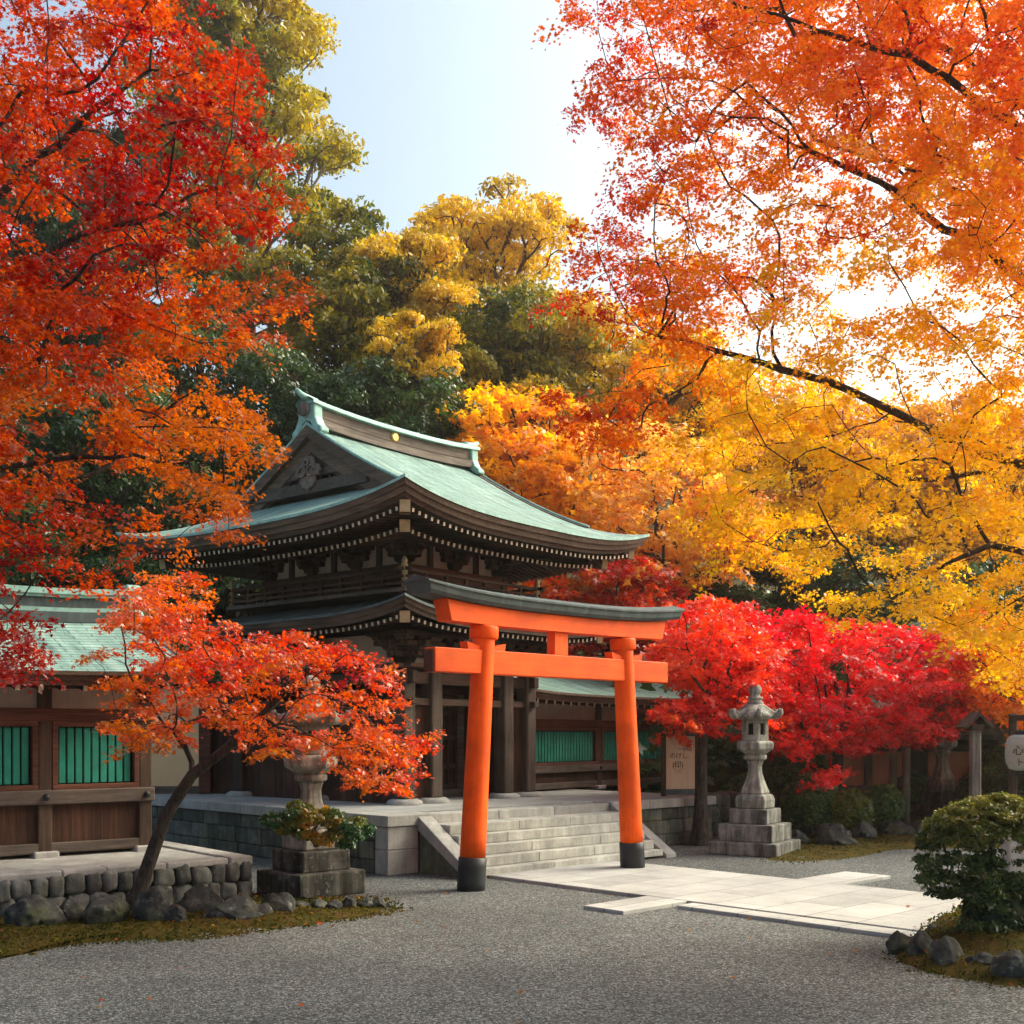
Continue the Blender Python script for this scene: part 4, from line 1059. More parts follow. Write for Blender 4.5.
# pale wall between the left corridor and the gate
pw = thing('plaster_wall', 'short cream plaster wall with red-brown posts behind the leaning maple trunk', 'wall', (-7.6, 22.6, 0), 0)
mb = MB(); mb.box((.75, 0, 1.9), (1.5, .16, 2.1)); mb.build('panel', M['cream'], pw)
mb = MB(); mb.box((.75, -.02, .92), (1.6, .24, .16)); mb.build('sill', M['grey_wood'], pw, bevel=.01)
for x in (-.1, 1.6): mb = MB(); mb.box((x, -.03, 1.95), (.24, .24, 2.2)); mb.build('post', M['red_wood'], pw, bevel=.015)
mb = MB(); plank_wall(mb, (1.72, .02, 0), (3.1, -.4, 0), FL, 3.0, 9); mb.build('plank_panel', M['plank'], pw)
mb = MB(); mb.box((1.2, 0, 2.98), (3.4, .3, .14)); mb.build('top_beam', M['woodx'], pw)

# low terrace of the left corridor with its cobbled face
TC = Vector((-3.26, 14.2, 0))
ter = thing('cobbled_terrace', 'low terrace faced with rounded cobbles under the lattice building', 'terrace', TC, LY)
mb = MB(); mb.box((-4.5, 2.5, .245), (8.8, 4.8, .49)); mb.build('floor', M['granite'], ter)
mb = MB(); mb.box((-4.45, 2.45, .20), (8.86, 4.86, .42)); mb.build('mortar_bed', M['rock'], ter)
mb = MB(); r_ = random.Random(3)
def cobble(mb, c, s, nrm, seed):
    bm = bmesh.new(); bmesh.ops.create_icosphere(bm, subdivisions=3, radius=1); off = Vector((seed, seed * .7, 0)); vs_ = []
    for v in bm.verts:
        q = v.co; f = 1 / max(abs(q.x) ** 6 + abs(q.y) ** 6 + abs(q.z) ** 6, 1e-6) ** (1 / 6) * .86 + .14
        f *= 1 + .20 * mnoise.noise(q * 1.3 + off) + .07 * mnoise.noise(q * 4 + off)
        vs_.append((c[0] + q.x * f * s[0], c[1] + q.y * f * s[1], c[2] + q.z * f * s[2]))
    mb.add(vs_, [[v.index for v in f.verts] for f in bm.faces], smooth=True); bm.free()
seed = 0
for row, (z0, z1) in enumerate(((-.03, .23), (.22, .46))):
    a = 0.0
    while a < 8.8:
        w = r_.uniform(.15, .29); seed += 1; cobble(mb, (-a - w / 2, -.02, (z0 + z1) / 2 + r_.uniform(-.02, .02)), (w * .475, .12, (z1 - z0) * r_.uniform(.44, .54)), 0, seed); a += w
    a = 0.0
    while a < 4.6:
        w = r_.uniform(.16, .30); seed += 1; cobble(mb, (-.04, a + w / 2, (z0 + z1) / 2), (.12, w * .5, (z1 - z0) * .52), 0, seed); a += w
mb.build('cobble_face', M['rubble'], ter)
mb = MB()
a = 0
while a < 4.5: w = r_.uniform(.4, .7); mb.box((-.13, a + w / 2 - .1, .462), (.30, w - .01, .11)); a += w
a = .3
while a < 8.6: w = r_.uniform(.45, .9); mb.box((-a - w / 2, .03, .468), (w - .01, .24, .08)); a += w
mb.build('coping', M['granite'], ter, bevel=.02, seg=2)

# ------------------------------------------------------------------ torii
tb0, tb1 = Vector((-.529, 14.84, 0)), Vector((1.79, 17.04, 0)); tcn = (tb0 + tb1) / 2; tdir = (tb1 - tb0).normalized(); span = (tb1 - tb0).length
tor = thing('torii', 'tall vermilion torii with black pillar feet and a dark upswept cap', 'torii', tcn, math.atan2(tdir.y, tdir.x))
hs_ = span / 2; LEAN = .23; ZT = 3.42
for s in (-1, 1):
    px = lambda z: s * (hs_ - LEAN * z / ZT)
    pr = lambda z: .172 - .026 * z / ZT
    mb = MB(); zs = [.42 + (ZT - .42) * i / 12 for i in range(13)]
    mb.tube([(px(z), 0, z) for z in zs], [pr(z) for z in zs], 32); pi = mb.build('pillar', M['vermilion'], tor)
    mb = MB(); mb.tube([(px(z), 0, z) for z in (-.05, .1, .3, .415, .425)], [pr(0) + .012] * 4 + [pr(0) - .01], 32); mb.build('foot', M['black'], pi)
    mb = MB(); mb.tube([(px(z), 0, z) for z in (ZT - .17, ZT - .155, ZT - .03, ZT - .002)], [.178, .19, .19, .182], 32); mb.build('collar', M['vermilion'], pi)
    for q in (-1, 1):
        mb = MB(); x0 = px(3.1) + q * .12
        mb.poly([(0, 0), (q * .20, 0), (q * .22, .10), (0, .05)], ((1, 0, 0), (0, 0, 1)), (0, .15, 0), (x0, -.075, 3.10)); mb.build('wedge', M['vermilion'], tor)
mb = MB(); mb.box((0, 0, 2.945), (span + 1.38, .21, .31)); nk = mb.build('tie_beam', M['vermilion_beam'], tor, bevel=.012, seg=2)
for s in (-1, 1): mb = MB(); mb.box((s * (span / 2 + .70), 0, 2.93), (.025, .18, .28)); mb.build('end_plate', M['red_wood'], nk)
mb = MB(); mb.box((0, 0, 3.26), (.27, .16, .318)); mb.build('strut', M['vermilion'], tor, bevel=.008)
HL = hs_ + .74
def swell(x): return .12 * (abs(x) / (HL + .2)) ** 3.0
def curved_beam(prof_, xa, xb, slant, n=36):
    """bar with the cross-section prof_ [(y, z, follows the swell)] from xa to xb with slanted ends"""
    mb = MB(); rows = []
    for i in range(n + 1):
        t = i / n; row = []
        for (y, z, f) in prof_:
            x = xa + (xb - xa) * t; e = slant * (z - prof_[0][1]); x += e * (2 * t - 1); row.append((x, y, z + swell(x) * f))
        rows.append(row + [row[0]])
    mb.grid(rows, smooth=False); m = len(prof_)
    mb.add(rows[0][:m], [tuple(range(m))]); mb.add(rows[-1][:m], [tuple(range(m))]); return mb
mb = curved_beam([(-.14, ZT, .35), (.14, ZT, .35), (.14, 3.645, 1), (-.14, 3.645, 1)], -HL + .30, HL - .22, .35); mb.build('lintel', M['vermilion_beam'], tor, bevel=.008)
mb = curved_beam([(-.20, 3.648, 1), (.20, 3.648, 1), (.23, 3.69, 1), (.245, 3.775, 1), (.02, 3.835, 1), (-.02, 3.835, 1), (-.245, 3.775, 1), (-.23, 3.69, 1)], -HL - .10, HL + .10, .35); mb.build('cap', M['slate'], tor, bevel=.006)
mb = curved_beam([(-.262, 3.77, 1), (-.262, 3.795, 1), (-.02, 3.865, 1), (.02, 3.865, 1), (.262, 3.795, 1), (.262, 3.77, 1), (0, 3.80, 1)], -HL - .17, HL + .17, .3); mb.build('cap_roofing', M['copper_dark'] if False else M['slate'], tor)

# ------------------------------------------------------------------ stone lanterns
def stone_lantern(label, loc, rz, lowest=True, sc=1.0, plinth='plinth'):
    t = thing('stone_lantern', label, 'lantern', loc, rz, 'tall stone lanterns', sc)
    z = 0
    tiers = ([(1.19, .22)] if lowest else []) + [(.95, .29), (.68, .25)]
    for w, h in tiers:
        mb = MB()
        if w > 1.2:   # laid of several stones
            mb.box((-w / 4, -w * .04, z + h / 2 - .02), (w / 2 - .006, w, h + .04)) if False else None
            mb.box((0, 0, z + h / 2 - .02), (w, w, h + .035))
        else: mb.box((0, 0, z + h / 2), (w, w, h))
        mb.build('plinth_tier', M[plinth], t, bevel=.022, seg=2); z += h
    q = math.sqrt(.5) * 2 * .5 * 2 ** .0
    s2 = math.sqrt(2) / 2
    mb = MB(); mb.lathe([(.515 * s2, z), (.525 * s2, z + .15), (.49 * s2, z + .21), (.42 * s2, z + .245)], 4, rot=R(45), smooth=False); mb.build('base', M['lantern'], t, bevel=.03, seg=3); z += .245
    mb = MB(); pr = [(.40, 0), (.39, .03), (.32, .13), (.25, .24), (.20, .36), (.19, .46), (.215, .52), (.25, .56)]
    mb.lathe([(a * s2, z + b * 1.02) for a, b in pr], 4, rot=R(45), smooth=False); mb.build('shaft', M['lantern'], t, bevel=.025, seg=2); z += .57
    mb = MB(); mb.lathe([(.16, z), (.195, z + .02), (.195, z + .08), (.17, z + .10)], 12); mb.build('collar', M['lantern'], t); z += .10
    mb = MB(); mb.lathe([(.19, z), (.26, z + .05), (.325, z + .085), (.335, z + .19), (.295, z + .225), (.23, z + .23)], 6, rot=R(30), smooth=False); mb.build('middle_table', M['lantern'], t, bevel=.02, seg=2); z += .23
    # fire box with openings
    mb = MB(); h = .36; r = .225; cs = [(r * math.cos(R(30 + 60 * k)), r * math.sin(R(30 + 60 * k))) for k in range(6)]
    for k in range(6):
        a, b = Vector((*cs[k], 0)), Vector((*cs[(k + 1) % 6], 0)); m = (a + b) / 2; ang = math.atan2(b.y - a.y, b.x - a.x); L = (b - a).length
        for zz, hh in ((z + .05, .10), (z + h - .035, .07)): mb.box((m.x * .93, m.y * .93, zz), (L * .985, .05, hh), 0, rot3(ang))
        for f in (.13, .87): p = a.lerp(b, f) * .93; mb.box((p.x, p.y, z + h / 2 + .014), (L * .27, .05, h - .17), 0, rot3(ang))
    fb = mb.build('fire_box', M['lantern'], t, bevel=.008)
    mb = MB(); mb.lathe([(.165, z + .06), (.165, z + h - .05)], 6, rot=R(30), smooth=False); mb.build('opening', M['dark'], fb); z += h
    # roof with upturned corners
    mb = MB(); rows = []
    for i, (rr, zz) in enumerate([(.24, -.005), (.36, .0), (.405, .03), (.41, .065), (.35, .11), (.28, .165), (.20, .225), (.14, .265)]):
        row = []
        for j in range(48):
            a = 2 * math.pi * j / 48; c = abs(((j % 8) / 4) - 1) if False else abs(math.cos(3 * (a - R(30))))
            k = c ** 5; er = rr * (.90 + .12 * k) if rr > .3 else rr; row.append((er * math.cos(a), er * math.sin(a), z + zz + (.085 * k if rr > .4 else .02 * k if rr > .3 else 0)))
        rows.append(row + [row[0]])
    mb.grid(rows); mb.add([r for r in rows[0][:48]], [tuple(range(48))]); mb.add(rows[-1][:48], [tuple(range(48))]); rf = mb.build('roof', M['lantern'], t)
    for k in range(6):
        a = R(30 + 60 * k); ca, sa = math.cos(a), math.sin(a); mb = MB()
        mb.tube([(ca * .34, sa * .34, z + .05), (ca * .41, sa * .41, z + .06), (ca * .455, sa * .455, z + .10), (ca * .45, sa * .45, z + .15), (ca * .415, sa * .415, z + .16)], [.055, .052, .045, .042, .03], 8); mb.build('scroll', M['lantern'], rf)
    z += .26
    mb = MB(); mb.lathe([(.14, z - .01), (.15, z + .03), (.11, z + .05), (.10, z + .07), (.13, z + .085), (.13, z + .11), (.085, z + .13), (.08, z + .165), (.10, z + .18), (.115, z + .22), (.105, z + .28), (.07, z + .32), (.015, z + .345)], 20); mb.build('finial', M['lantern'], t)
    return t
stone_lantern('weathered grey stone lantern in full view on a three-tier plinth right of the torii', G(755, 853), R(-33 + 90), plinth='tier')
b = G(311, 893); stone_lantern('stone lantern half hidden by orange maple leaves, rising from dark stacked blocks', b, R(44), False, 1.04)
stone_lantern('farthest stone lantern, under the crimson maple behind the clipped shrub', Vector((9.5, 25.4, 0)), R(20), True, 1.0)

# ------------------------------------------------------------------ notice board, posts, paper lantern, shed
def text_mesh(body, size, loc, rot, mat, name='lettering', parent=None, extrude=.002):
    cu_ = bpy.data.curves.new(name, 'FONT'); cu_.body = body; cu_.size = size; cu_.extrude = extrude; cu_.align_x = 'CENTER'; cu_.align_y = 'CENTER'
    tmp = bpy.data.objects.new(name, cu_); C.objects.link(tmp)
    bpy.context.view_layer.update()
    me = bpy.data.meshes.new_from_object(tmp.evaluated_get(bpy.context.evaluated_depsgraph_get())); bpy.data.objects.remove(tmp)
    me.name = name; me.materials.clear(); me.materials.append(mat)
    o = bpy.data.objects.new(name, me); C.objects.link(o); o.location = loc; o.rotation_euler = rot
    if parent: o.parent = parent
    return o
nb = thing('notice_board', 'tan notice board with dark brush writing beside the maple trunk', 'notice board', L2W(7.25, .42, FL), R(18))
mb = MB(); mb.box((0, 0, .63), (.60, .05, 1.0)); pn = mb.build('panel', M['sign'], nb, bevel=.006)
for bx in (((0, -.005, .085), (.66, .10, .10)), ((0, .005, 1.155), (.68, .12, .05))): mb = MB(); mb.box(*bx); mb.build('frame_rail', M['slate'], nb, bevel=.008)
for x in (-.345, .345): mb = MB(); mb.box((x, 0, .58), (.07, .09, 1.2)); mb.build('post', M['wood'], nb, bevel=.008)
rt = (R(90), 0, 0)
text_mesh('弔', .12, (.08, -.032, 1.03), rt, M['ink'], parent=pn); text_mesh('く', .09, (.19, -.032, .99), rt, M['ink'], parent=pn)
text_mesh('一小山', .10, (.08, -.032, .88), rt, M['ink'], parent=pn)
text_mesh('のけし.', .125, (-.03, -.032, .755), rt, M['ink'], parent=pn)
text_mesh('(印)', .14, (-.06, -.032, .585), rt, M['ink'], parent=pn); text_mesh('一二', .07, (-.06, -.032, .47), rt, M['ink'], parent=pn)

def D(px, d): return Vector(((px - CX) / F * d, d, 0))
pl = thing('wooden_post', 'slim grey wooden post with a small gabled cap right of the crimson maple', 'post', D(975, 20))
mb = MB(); mb.box((0, 0, 1.06), (.16, .16, 2.12)); mb.build('shaft', M['post_wood'], pl, bevel=.015)
mb = MB(); mb.poly([(-.26, 0), (0, .26), (.26, 0), (.22, -.03), (0, .19), (-.22, -.03)], ((1, 0, 0), (0, 0, 1)), (0, .44, 0), (0, -.22, 2.14)); mb.build('cap', M['wood'], pl)
mb = MB(); mb.box((0, 0, 2.13), (.2, .3, .1)); mb.build('bracket', M['wood'], pl)

pap = thing('paper_lantern', 'white paper lantern with black brush characters on a dark stand at the right edge', 'lantern', D(1024, 16))
prof_ = [(.10, 1.50), (.19, 1.53), (.235, 1.62), (.245, 1.75), (.235, 1.88), (.19, 1.98), (.11, 2.01)]
mb = MB(); rows_ = []
for i in range(41):
    t = i / 40; k = min(int(t * 6), 5); f = t * 6 - k; r = prof_[k][0] * (1 - f) + prof_[k + 1][0] * f; z = prof_[k][1] * (1 - f) + prof_[k + 1][1] * f; rows_.append((r + .004 * (i % 2), z))
mb.lathe(rows_, 32); sh = mb.build('shade', M['paper'], pap)
mb = MB(); mb.lathe([(.11, 2.0), (.13, 2.01), (.13, 2.06), (.10, 2.07)], 20); mb.lathe([(.10, 1.44), (.12, 1.45), (.12, 1.50), (.10, 1.505)], 20); mb.build('rim', M['black'], sh)
def on_lantern(ch, ang, z, s):
    o = text_mesh(ch, s, (.25 * math.sin(ang), -.25 * math.cos(ang), z), (R(90), 0, ang), M['ink'], parent=sh)
for a_, ch in ((-.72, '心'), (-.2, '舎'), (.35, '灯')): on_lantern(ch, a_, 1.78, .15)
for a_, ch in ((-.62, 'ト'), (-.1, '一')): on_lantern(ch, a_, 1.62, .12)
mb = MB(); mb.box((0, .36, 1.15), (.09, .09, 2.3)); mb.box((0, .12, 2.24), (.07, .6, .08)); mb.box((0, .0, 2.14), (.015, .015, .16)); mb.build('stand', M['wood'], pap, bevel=.008)
mb = MB(); mb.box((0, .3, .5), (.30, .30, 1.04), taper=.85); mb.build('stone_foot', M['granite'], pap, bevel=.02)

shed = thing('garden_shed', 'low timber-framed shed with terracotta plaster half hidden under the crimson maple', 'shed', D(880, 26))
for x0, x1 in ((-1.4, -.35), (-.2, .5), (1.1, 2.6)): mb = MB(); mb.box(((x0 + x1) / 2, .05, 1.1), (x1 - x0, .1, 1.25)); mb.build('wall_panel', mat_plain('terracotta_plaster', (.55, .30, .20), .9, .15, 2) if x0 == -1.4 else bpy.data.materials['terracotta_plaster'], shed)
mb = MB(); mb.box((.6, 0, 1.72), (4.4, .18, .18)); mb.box((.6, 0, .48), (4.4, .2, .14)); mb.build('beam', M['woodx'], shed, bevel=.01)
for x in (-1.5, -.28, .58, 2.7): mb = MB(); mb.box((x, -.04, 1.0), (.16, .16, 2.0)); mb.build('post', M['post_wood'], shed, bevel=.012)
mb = MB(); mb.box((.6, 1.2, 1.1), (4.2, 2.2, 1.9)); mb.build('body', M['wood'], shed)
mb = MB(); mb.grid([[(-2.2, -.7, 2.0), (3.4, -.7, 2.0)], [(-2.2, 1.2, 2.9), (3.4, 1.2, 2.9)], [(-2.2, 3.1, 2.0), (3.4, 3.1, 2.0)]], 0, [[(0, 0), (5.6, 0)], [(0, 2), (5.6, 2)], [(0, 4), (5.6, 4)]], smooth=False); ro = mb.build('roof', M['copper_dark'], shed)
md = ro.modifiers.new('s', 'SOLIDIFY'); md.thickness = .12
for px_, d_, h_, lb in ((906, 23.5, 1.75, 'thin grey stake standing left of the farthest stone lantern'), (893, 23.8, 1.9, 'shorter weathered stake beside the low shed')):
    t = D(px_, d_); mb = MB(); mb.lathe([(.085, 0), (.08, h_ - .05), (.05, h_)], 10); o = mb.build('garden_stake', M['post_wood']); o.location = t; tag(o, lb, 'stake', 'stakes by the shed')

# retaining wall of rough stones running on from the platform, far white wall
rw = MB(); r_ = random.Random(9); seed = 200
a0, a1 = L2W(7.75, .8), Vector((8.6, 26.5, 0)); dv = (a1 - a0); Lw = dv.length; dvn = dv.normalized(); nv = Vector((dvn.y, -dvn.x, 0))
for row in range(3):
    a = 0
    while a < Lw:
        w = r_.uniform(.28, .55); c = a0 + dvn * (a + w / 2); seed += 1
        cobble(rw, (c.x, c.y, .16 + row * .27), (w * .5, .24, .16), 0, seed); a += w
ow = rw.build('rough_wall', M['wall']); tag(ow, 'rough mossy boulder wall behind the lantern and clipped shrubs', 'wall')
fw = thing('garden_wall', 'distant white plaster wall at the right edge behind the shrubs', 'wall', D(960, 30))
mb = MB(); mb.box((3, 0, .9), (8, .2, 1.8)); mb.build('panel', M['cream'], fw); mb = MB(); mb.poly([(-.35, 1.8), (.35, 1.8), (0, 2.05)], ((0, 1, 0), (0, 0, 1)), (8.2, 0, 0), (-1.1, 0, 0)); mb.build('coping', M['slate'], fw)

# ------------------------------------------------------------------ stones
for i, (px_, py_, w, h) in enumerate(((28, 932, .62, .42), (102, 927, .52, .40), (150, 924, .62, .46), (196, 918, .46, .38), (238, 922, .58, .32), (276, 917, .55, .28), (-40, 945, .5, .35), (66, 926, .40, .30), (172, 926, .34, .26), (218, 924, .36, .24), (258, 922, .34, .22))):
    g = G(px_, py_); rock((g.x, g.y + .12, h * .28), (w * .56, w * .44, h * .66), i + 1.3,
         ['dark mossy stone at the left edge under the cobbled terrace', 'squat dark stone left of the leaning maple trunk', 'large rough stone at the foot of the leaning maple', 'rounded stone just right of the leaning maple trunk', 'flat-topped stone between the maple foot and the dark plinth', 'low wide stone closest to the dark stacked blocks', 'stone beyond the left edge of the moss bed', 'small stone wedged between the two leftmost stones of the moss bed', 'small stone touching the right side of the rough stone at the maple foot', 'low stone filling the gap right of the rounded stone', 'small stone between the flat-topped and the low wide stone'][i], rz=i * 1.1)
for i, px_ in enumerate((300, 318, 334, 350, 366, 378)):
    g = G(px_, 910 - (i * .6)); rock((g.x, g.y, .03), (.13, .11, .09), i + 20.7, 'small rough edging stone along the front of the dark plinth', group='small edging stones by the plinth', rz=i)
for i, (px_, py_, w, h) in enumerate(((902, 955, .26, .22), (926, 962, .30, .26), (950, 970, .34, .26), (988, 974, .30, .2), (1016, 982, .34, .28), (1060, 985, .4, .3), (1120, 975, .4, .3), (938, 942, .22, .16))):
    g = G(px_, py_); rock((g.x, g.y + .1, h * .30), (w * .55, w * .5, h * .7), i + 40.3,
         ['small pale-flecked stone at the left tip of the mossy mound', 'mossy stone second from the tip of the mound', 'dark angular stone at the front of the mound below the boulder', 'low mossy stone set in the front slope of the mound', 'dark stone at the bottom right corner of the mound', 'edging stone of the mound outside the right edge', 'edging stone at the far right of the mound', 'flat stone on the back slope of the mound beside the paving'][i], rz=i * .8)
bo_ = G(992, 948); rock((bo_.x + .08, bo_.y, .28), (.42, .34, .42), 77.2, 'big dark boulder under the clipped shrub on the mossy mound', name='boulder', group=None)
for i, (px_, py_, w, h) in enumerate(((766, 846, .6, .4), (800, 846, .5, .35), (835, 846, .7, .45), (868, 842, .5, .5), (900, 838, .8, .4), (925, 836, .7, .4), (850, 848, .4, .25), (980, 838, .7, .4))):
    g = G(px_, py_); rock((g.x, g.y + .2, h * .25), (w * .6, w * .5, h * .6), i + 60.9,
         ['grey stone just right of the lantern plinth', 'mossy stone under the dark clipped shrub', 'broad stone in front of the clipped shrubs', 'upright stone between two clipped shrubs', 'long low stone left of the farthest lantern', 'stone at the foot of the farthest lantern', 'small stone at the edge of the moss border', 'low stone right of the farthest lantern'][i], group='stones along the back border', rz=i * 1.3)

# ------------------------------------------------------------------ planting
def clipped(label, c, rad, n, size, stops, base_z=0.0, name='clipped_shrub', group='clipped round shrubs', mat='leaf_green', stem=True, bumps=.10, seed=0, tmpl=T_OVAL, lowcut=-.55, tf=None, stops_t=.5, cat='shrub', kindb='bark'):
    c = np.array(c, float); rad = np.array(rad, float)
    t = thing(name, label, cat, (c[0], c[1], base_z), 0, group)
    d = rng.normal(size=(n, 3)); d /= np.linalg.norm(d, axis=1, keepdims=True); d = d[d[:, 2] > lowcut]
    r = np.where(rng.uniform(size=len(d)) < .72, rng.uniform(.93, 1.04, len(d)), rng.uniform(.55, .95, len(d)))
    nz = np.array([fbm((q[0] + seed, q[1], q[2]), 2.2, 3) for q in d]); r = r * (1 + bumps * nz)
    pos = c + d * r[:, None] * rad
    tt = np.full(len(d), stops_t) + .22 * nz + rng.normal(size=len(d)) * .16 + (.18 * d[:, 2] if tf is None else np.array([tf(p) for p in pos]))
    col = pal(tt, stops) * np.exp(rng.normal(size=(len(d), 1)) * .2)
    nr = d + rng.normal(size=d.shape) * .55
    leaves('foliage', pos, nr, size * np.exp(rng.normal(size=len(d)) * .22), col, tmpl, M[mat], t)
    if stem:
        att = c + rng.normal(size=(9, 3)) * rad * .32
        A, par, tips, ntr = grow([np.array((c[0], c[1], base_z - .05)), np.array((c[0] + .02, c[1], base_z + (c[2] - base_z) * .4))], att, .3, .15, .05)
        wood_mesh('stem', A, par, tips, ntr, .008, .035, M[kindb], t)
    return t
GREEN = [(.022, .052, .022), (.05, .11, .034), (.10, .165, .046), (.17, .22, .05)]
YGREEN = [(.03, .052, .012), (.07, .105, .018), (.13, .16, .03), (.22, .21, .04)]

# border shrubs at the back of the court
for i, (px_, py_, d_, rx, rz_, st, lb) in enumerate((
    (812, 806, 22.6, .58, .62, GREEN, 'dark green clipped shrub just right of the stone lantern plinth'),
    (848, 814, 22.3, .48, .45, YGREEN, 'lighter olive clipped shrub in the middle of the back border'),
    (882, 808, 22.9, .42, .46, GREEN, 'small dark clipped shrub left of the wooden stake'),
    (795, 778, 24.2, .75, .62, GREEN, 'taller loose green shrub behind the stone lantern'),
    (905, 800, 26.5, .9, .75, GREEN, 'broad shadowy shrub behind the farthest lantern'),
    (945, 790, 28.2, 1.0, .95, GREEN, 'big dark shrub right of the farthest lantern'),
    (993, 768, 26.0, .55, .5, YGREEN, 'bright yellow-green clipped ball beside the paper lantern'),
    (1000, 795, 25.0, .9, .6, GREEN, 'low dark shrub under the yellow-green ball'),
    (1060, 780, 23.0, 1.1, 1.1, GREEN, 'dark shrub beyond the right edge of the court'),
    (760, 800, 25.5, .9, .6, GREEN, 'dim shrub in the shade between the lantern and the wall'))):
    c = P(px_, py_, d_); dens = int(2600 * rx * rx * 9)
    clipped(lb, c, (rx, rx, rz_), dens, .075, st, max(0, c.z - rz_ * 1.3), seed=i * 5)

# shrub over the left lantern's plinth
c = P(318, 828, 13.3)
t = thing('azalea_bush', 'azalea turning green to orange around the foot of the half hidden lantern', 'shrub', (c.x, c.y - .1, .75), 0)
att = []
for (px_, py_, rr) in ((290, 815, 1), (275, 822, 1), (300, 808, 1), (312, 822, 1), (330, 828, 1), (322, 840, 1), (345, 830, 1), (358, 838, 1), (340, 842, 1), (296, 828, 1), (310, 838, 1), (352, 826, 1), (362, 830, 1), (284, 830, 1), (305, 815, 1), (333, 818, 1)):
    for k in range(3): att.append(np.array(P(px_ + random.uniform(-7, 7), py_ + random.uniform(-5, 5), 13.0 + random.uniform(-.3, .35))))
att = np.array(att)
A, par, tips, ntr = grow([np.array((c.x, c.y - .1, .72)), np.array((c.x, c.y - .1, .85))], att, .3, .1, .1); wood_mesh('stem', A, par, tips, ntr, .004, .03, M['bark'], t)
pos, nr, sz, ai = puffs(att, 150, .12, .042, .7)
col = colour(ai, pos, att, lambda a: .62 - abs(px_of(a) - 318) / 75 + .12 * fbm(a, 3.0), [(.03, .085, .035), (.07, .14, .04), (.24, .20, .035), (.58, .23, .04), (.66, .17, .04)], .12)
leaves('foliage', pos, nr, sz, col, T_OVAL, M['leaf_green'], t)

# cloud-pruned shrub on the mound at lower right
sb = G(992, 946)
t = thing('pruned_shrub', 'cloud-pruned evergreen with a domed top above the boulder on the mossy mound', 'shrub', (sb.x, sb.y + .15, .2), 0)
dome = []
for k in range(680):
    a = random.uniform(0, 2 * math.pi); r = math.sqrt(random.random()); z = math.sqrt(max(0, 1 - r * r))
    dome.append(np.array((sb.x + .16 + .74 * r * math.cos(a), sb.y + .2 + .60 * r * math.sin(a), 0.93 + .47 * z - random.random() * .14)))
low = []
for k in range(190):
    px_, py_ = random.uniform(966, 1060), random.uniform(876, 930); low.append(np.array(P(px_, py_, sb.y + random.uniform(-.45, .15))))
side_ = []
for k in range(80):
    px_ = random.uniform(920, 1000); py_ = random.uniform(858, 898) - (px_ - 946) ** 2 / 300 ; side_.append(np.array(P(px_, py_, sb.y + random.uniform(-.3, .2))))
att = np.array(dome[::6] + low[::5] + side_[::2])
A, par, tips, ntr = grow([np.array((sb.x + .05, sb.y + .15, .15)), np.array((sb.x + .0, sb.y + .15, .6)), np.array((sb.x + .06, sb.y + .2, .85))], att, .25, .09, .12); wood_mesh('stem', A, par, tips, ntr, .0045, .05, M['bark'], t, .5)
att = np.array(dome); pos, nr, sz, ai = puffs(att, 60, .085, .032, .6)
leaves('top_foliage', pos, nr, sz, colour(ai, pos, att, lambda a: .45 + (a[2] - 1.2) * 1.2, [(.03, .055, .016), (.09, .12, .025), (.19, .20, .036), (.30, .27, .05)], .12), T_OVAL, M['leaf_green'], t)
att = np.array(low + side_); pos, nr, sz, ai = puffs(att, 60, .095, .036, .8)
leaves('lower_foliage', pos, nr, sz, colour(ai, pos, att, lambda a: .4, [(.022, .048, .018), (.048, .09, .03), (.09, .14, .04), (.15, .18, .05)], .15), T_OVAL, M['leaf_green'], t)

# ---- maples
ORANGE = [(.48, .035, .03), (.62, .075, .025), (.76, .16, .022), (.82, .27, .03), (.84, .40, .04)]
RED = [(.30, .008, .012), (.46, .018, .016), (.60, .045, .018), (.70, .11, .02), (.76, .20, .025)]
def between(v, a, b): return max(0.0, min(1.0, (v - a) / (b - a)))

# leaning maple in front of the terrace
tb = D(132, 12.95)
poly = [(96, 640), (105, 612), (140, 590), (160, 572), (190, 580), (215, 610), (235, 630), (290, 632), (345, 645), (395, 675), (412, 695), (388, 700), (402, 718), (432, 738), (408, 752), (415, 775), (395, 808), (362, 788), (340, 762), (318, 738), (300, 735), (284, 752), (262, 765), (250, 742), (225, 748), (205, 735), (175, 745), (150, 735), (138, 758), (108, 748), (100, 722), (125, 700), (92, 665), (86, 645)]
holes = [(205, 745, 30, 26), (336, 713, 19, 15), (120, 640, 14, 12), (140, 690, 10, 8), (330, 770, 30, 10), (352, 722, 22, 9)]
at_ = crown_points(poly, 11.6, 14.2, 270, .14, holes)
def tf(a): return .42 + .25 * between(py_of(a), 660, 790) * (1 if px_of(a) < 360 else .7) + .35 * fbm(a, .9) - .12 * between(px_of(a), 120, 420) + .18 * between(px_of(a), 240, 90)
maple('maple_tree', 'leaning maple with orange-red leaves rising from the mossy bed before the terrace', tb,
      [P(150, 860, 12.95), P(166, 815, 12.95), P(192, 775, 12.95), P(222, 752, 12.95), P(262, 716, 12.9), P(285, 690, 12.9)], at_, 95, .27, .054, tf,
      [(.46, .030, .035), (.58, .080, .045), (.64, .13, .035), (.60, .18, .035), (.42, .19, .035)], r_base=.11, r_tip=.0032, bf=.25, step=.18, flat=.055)

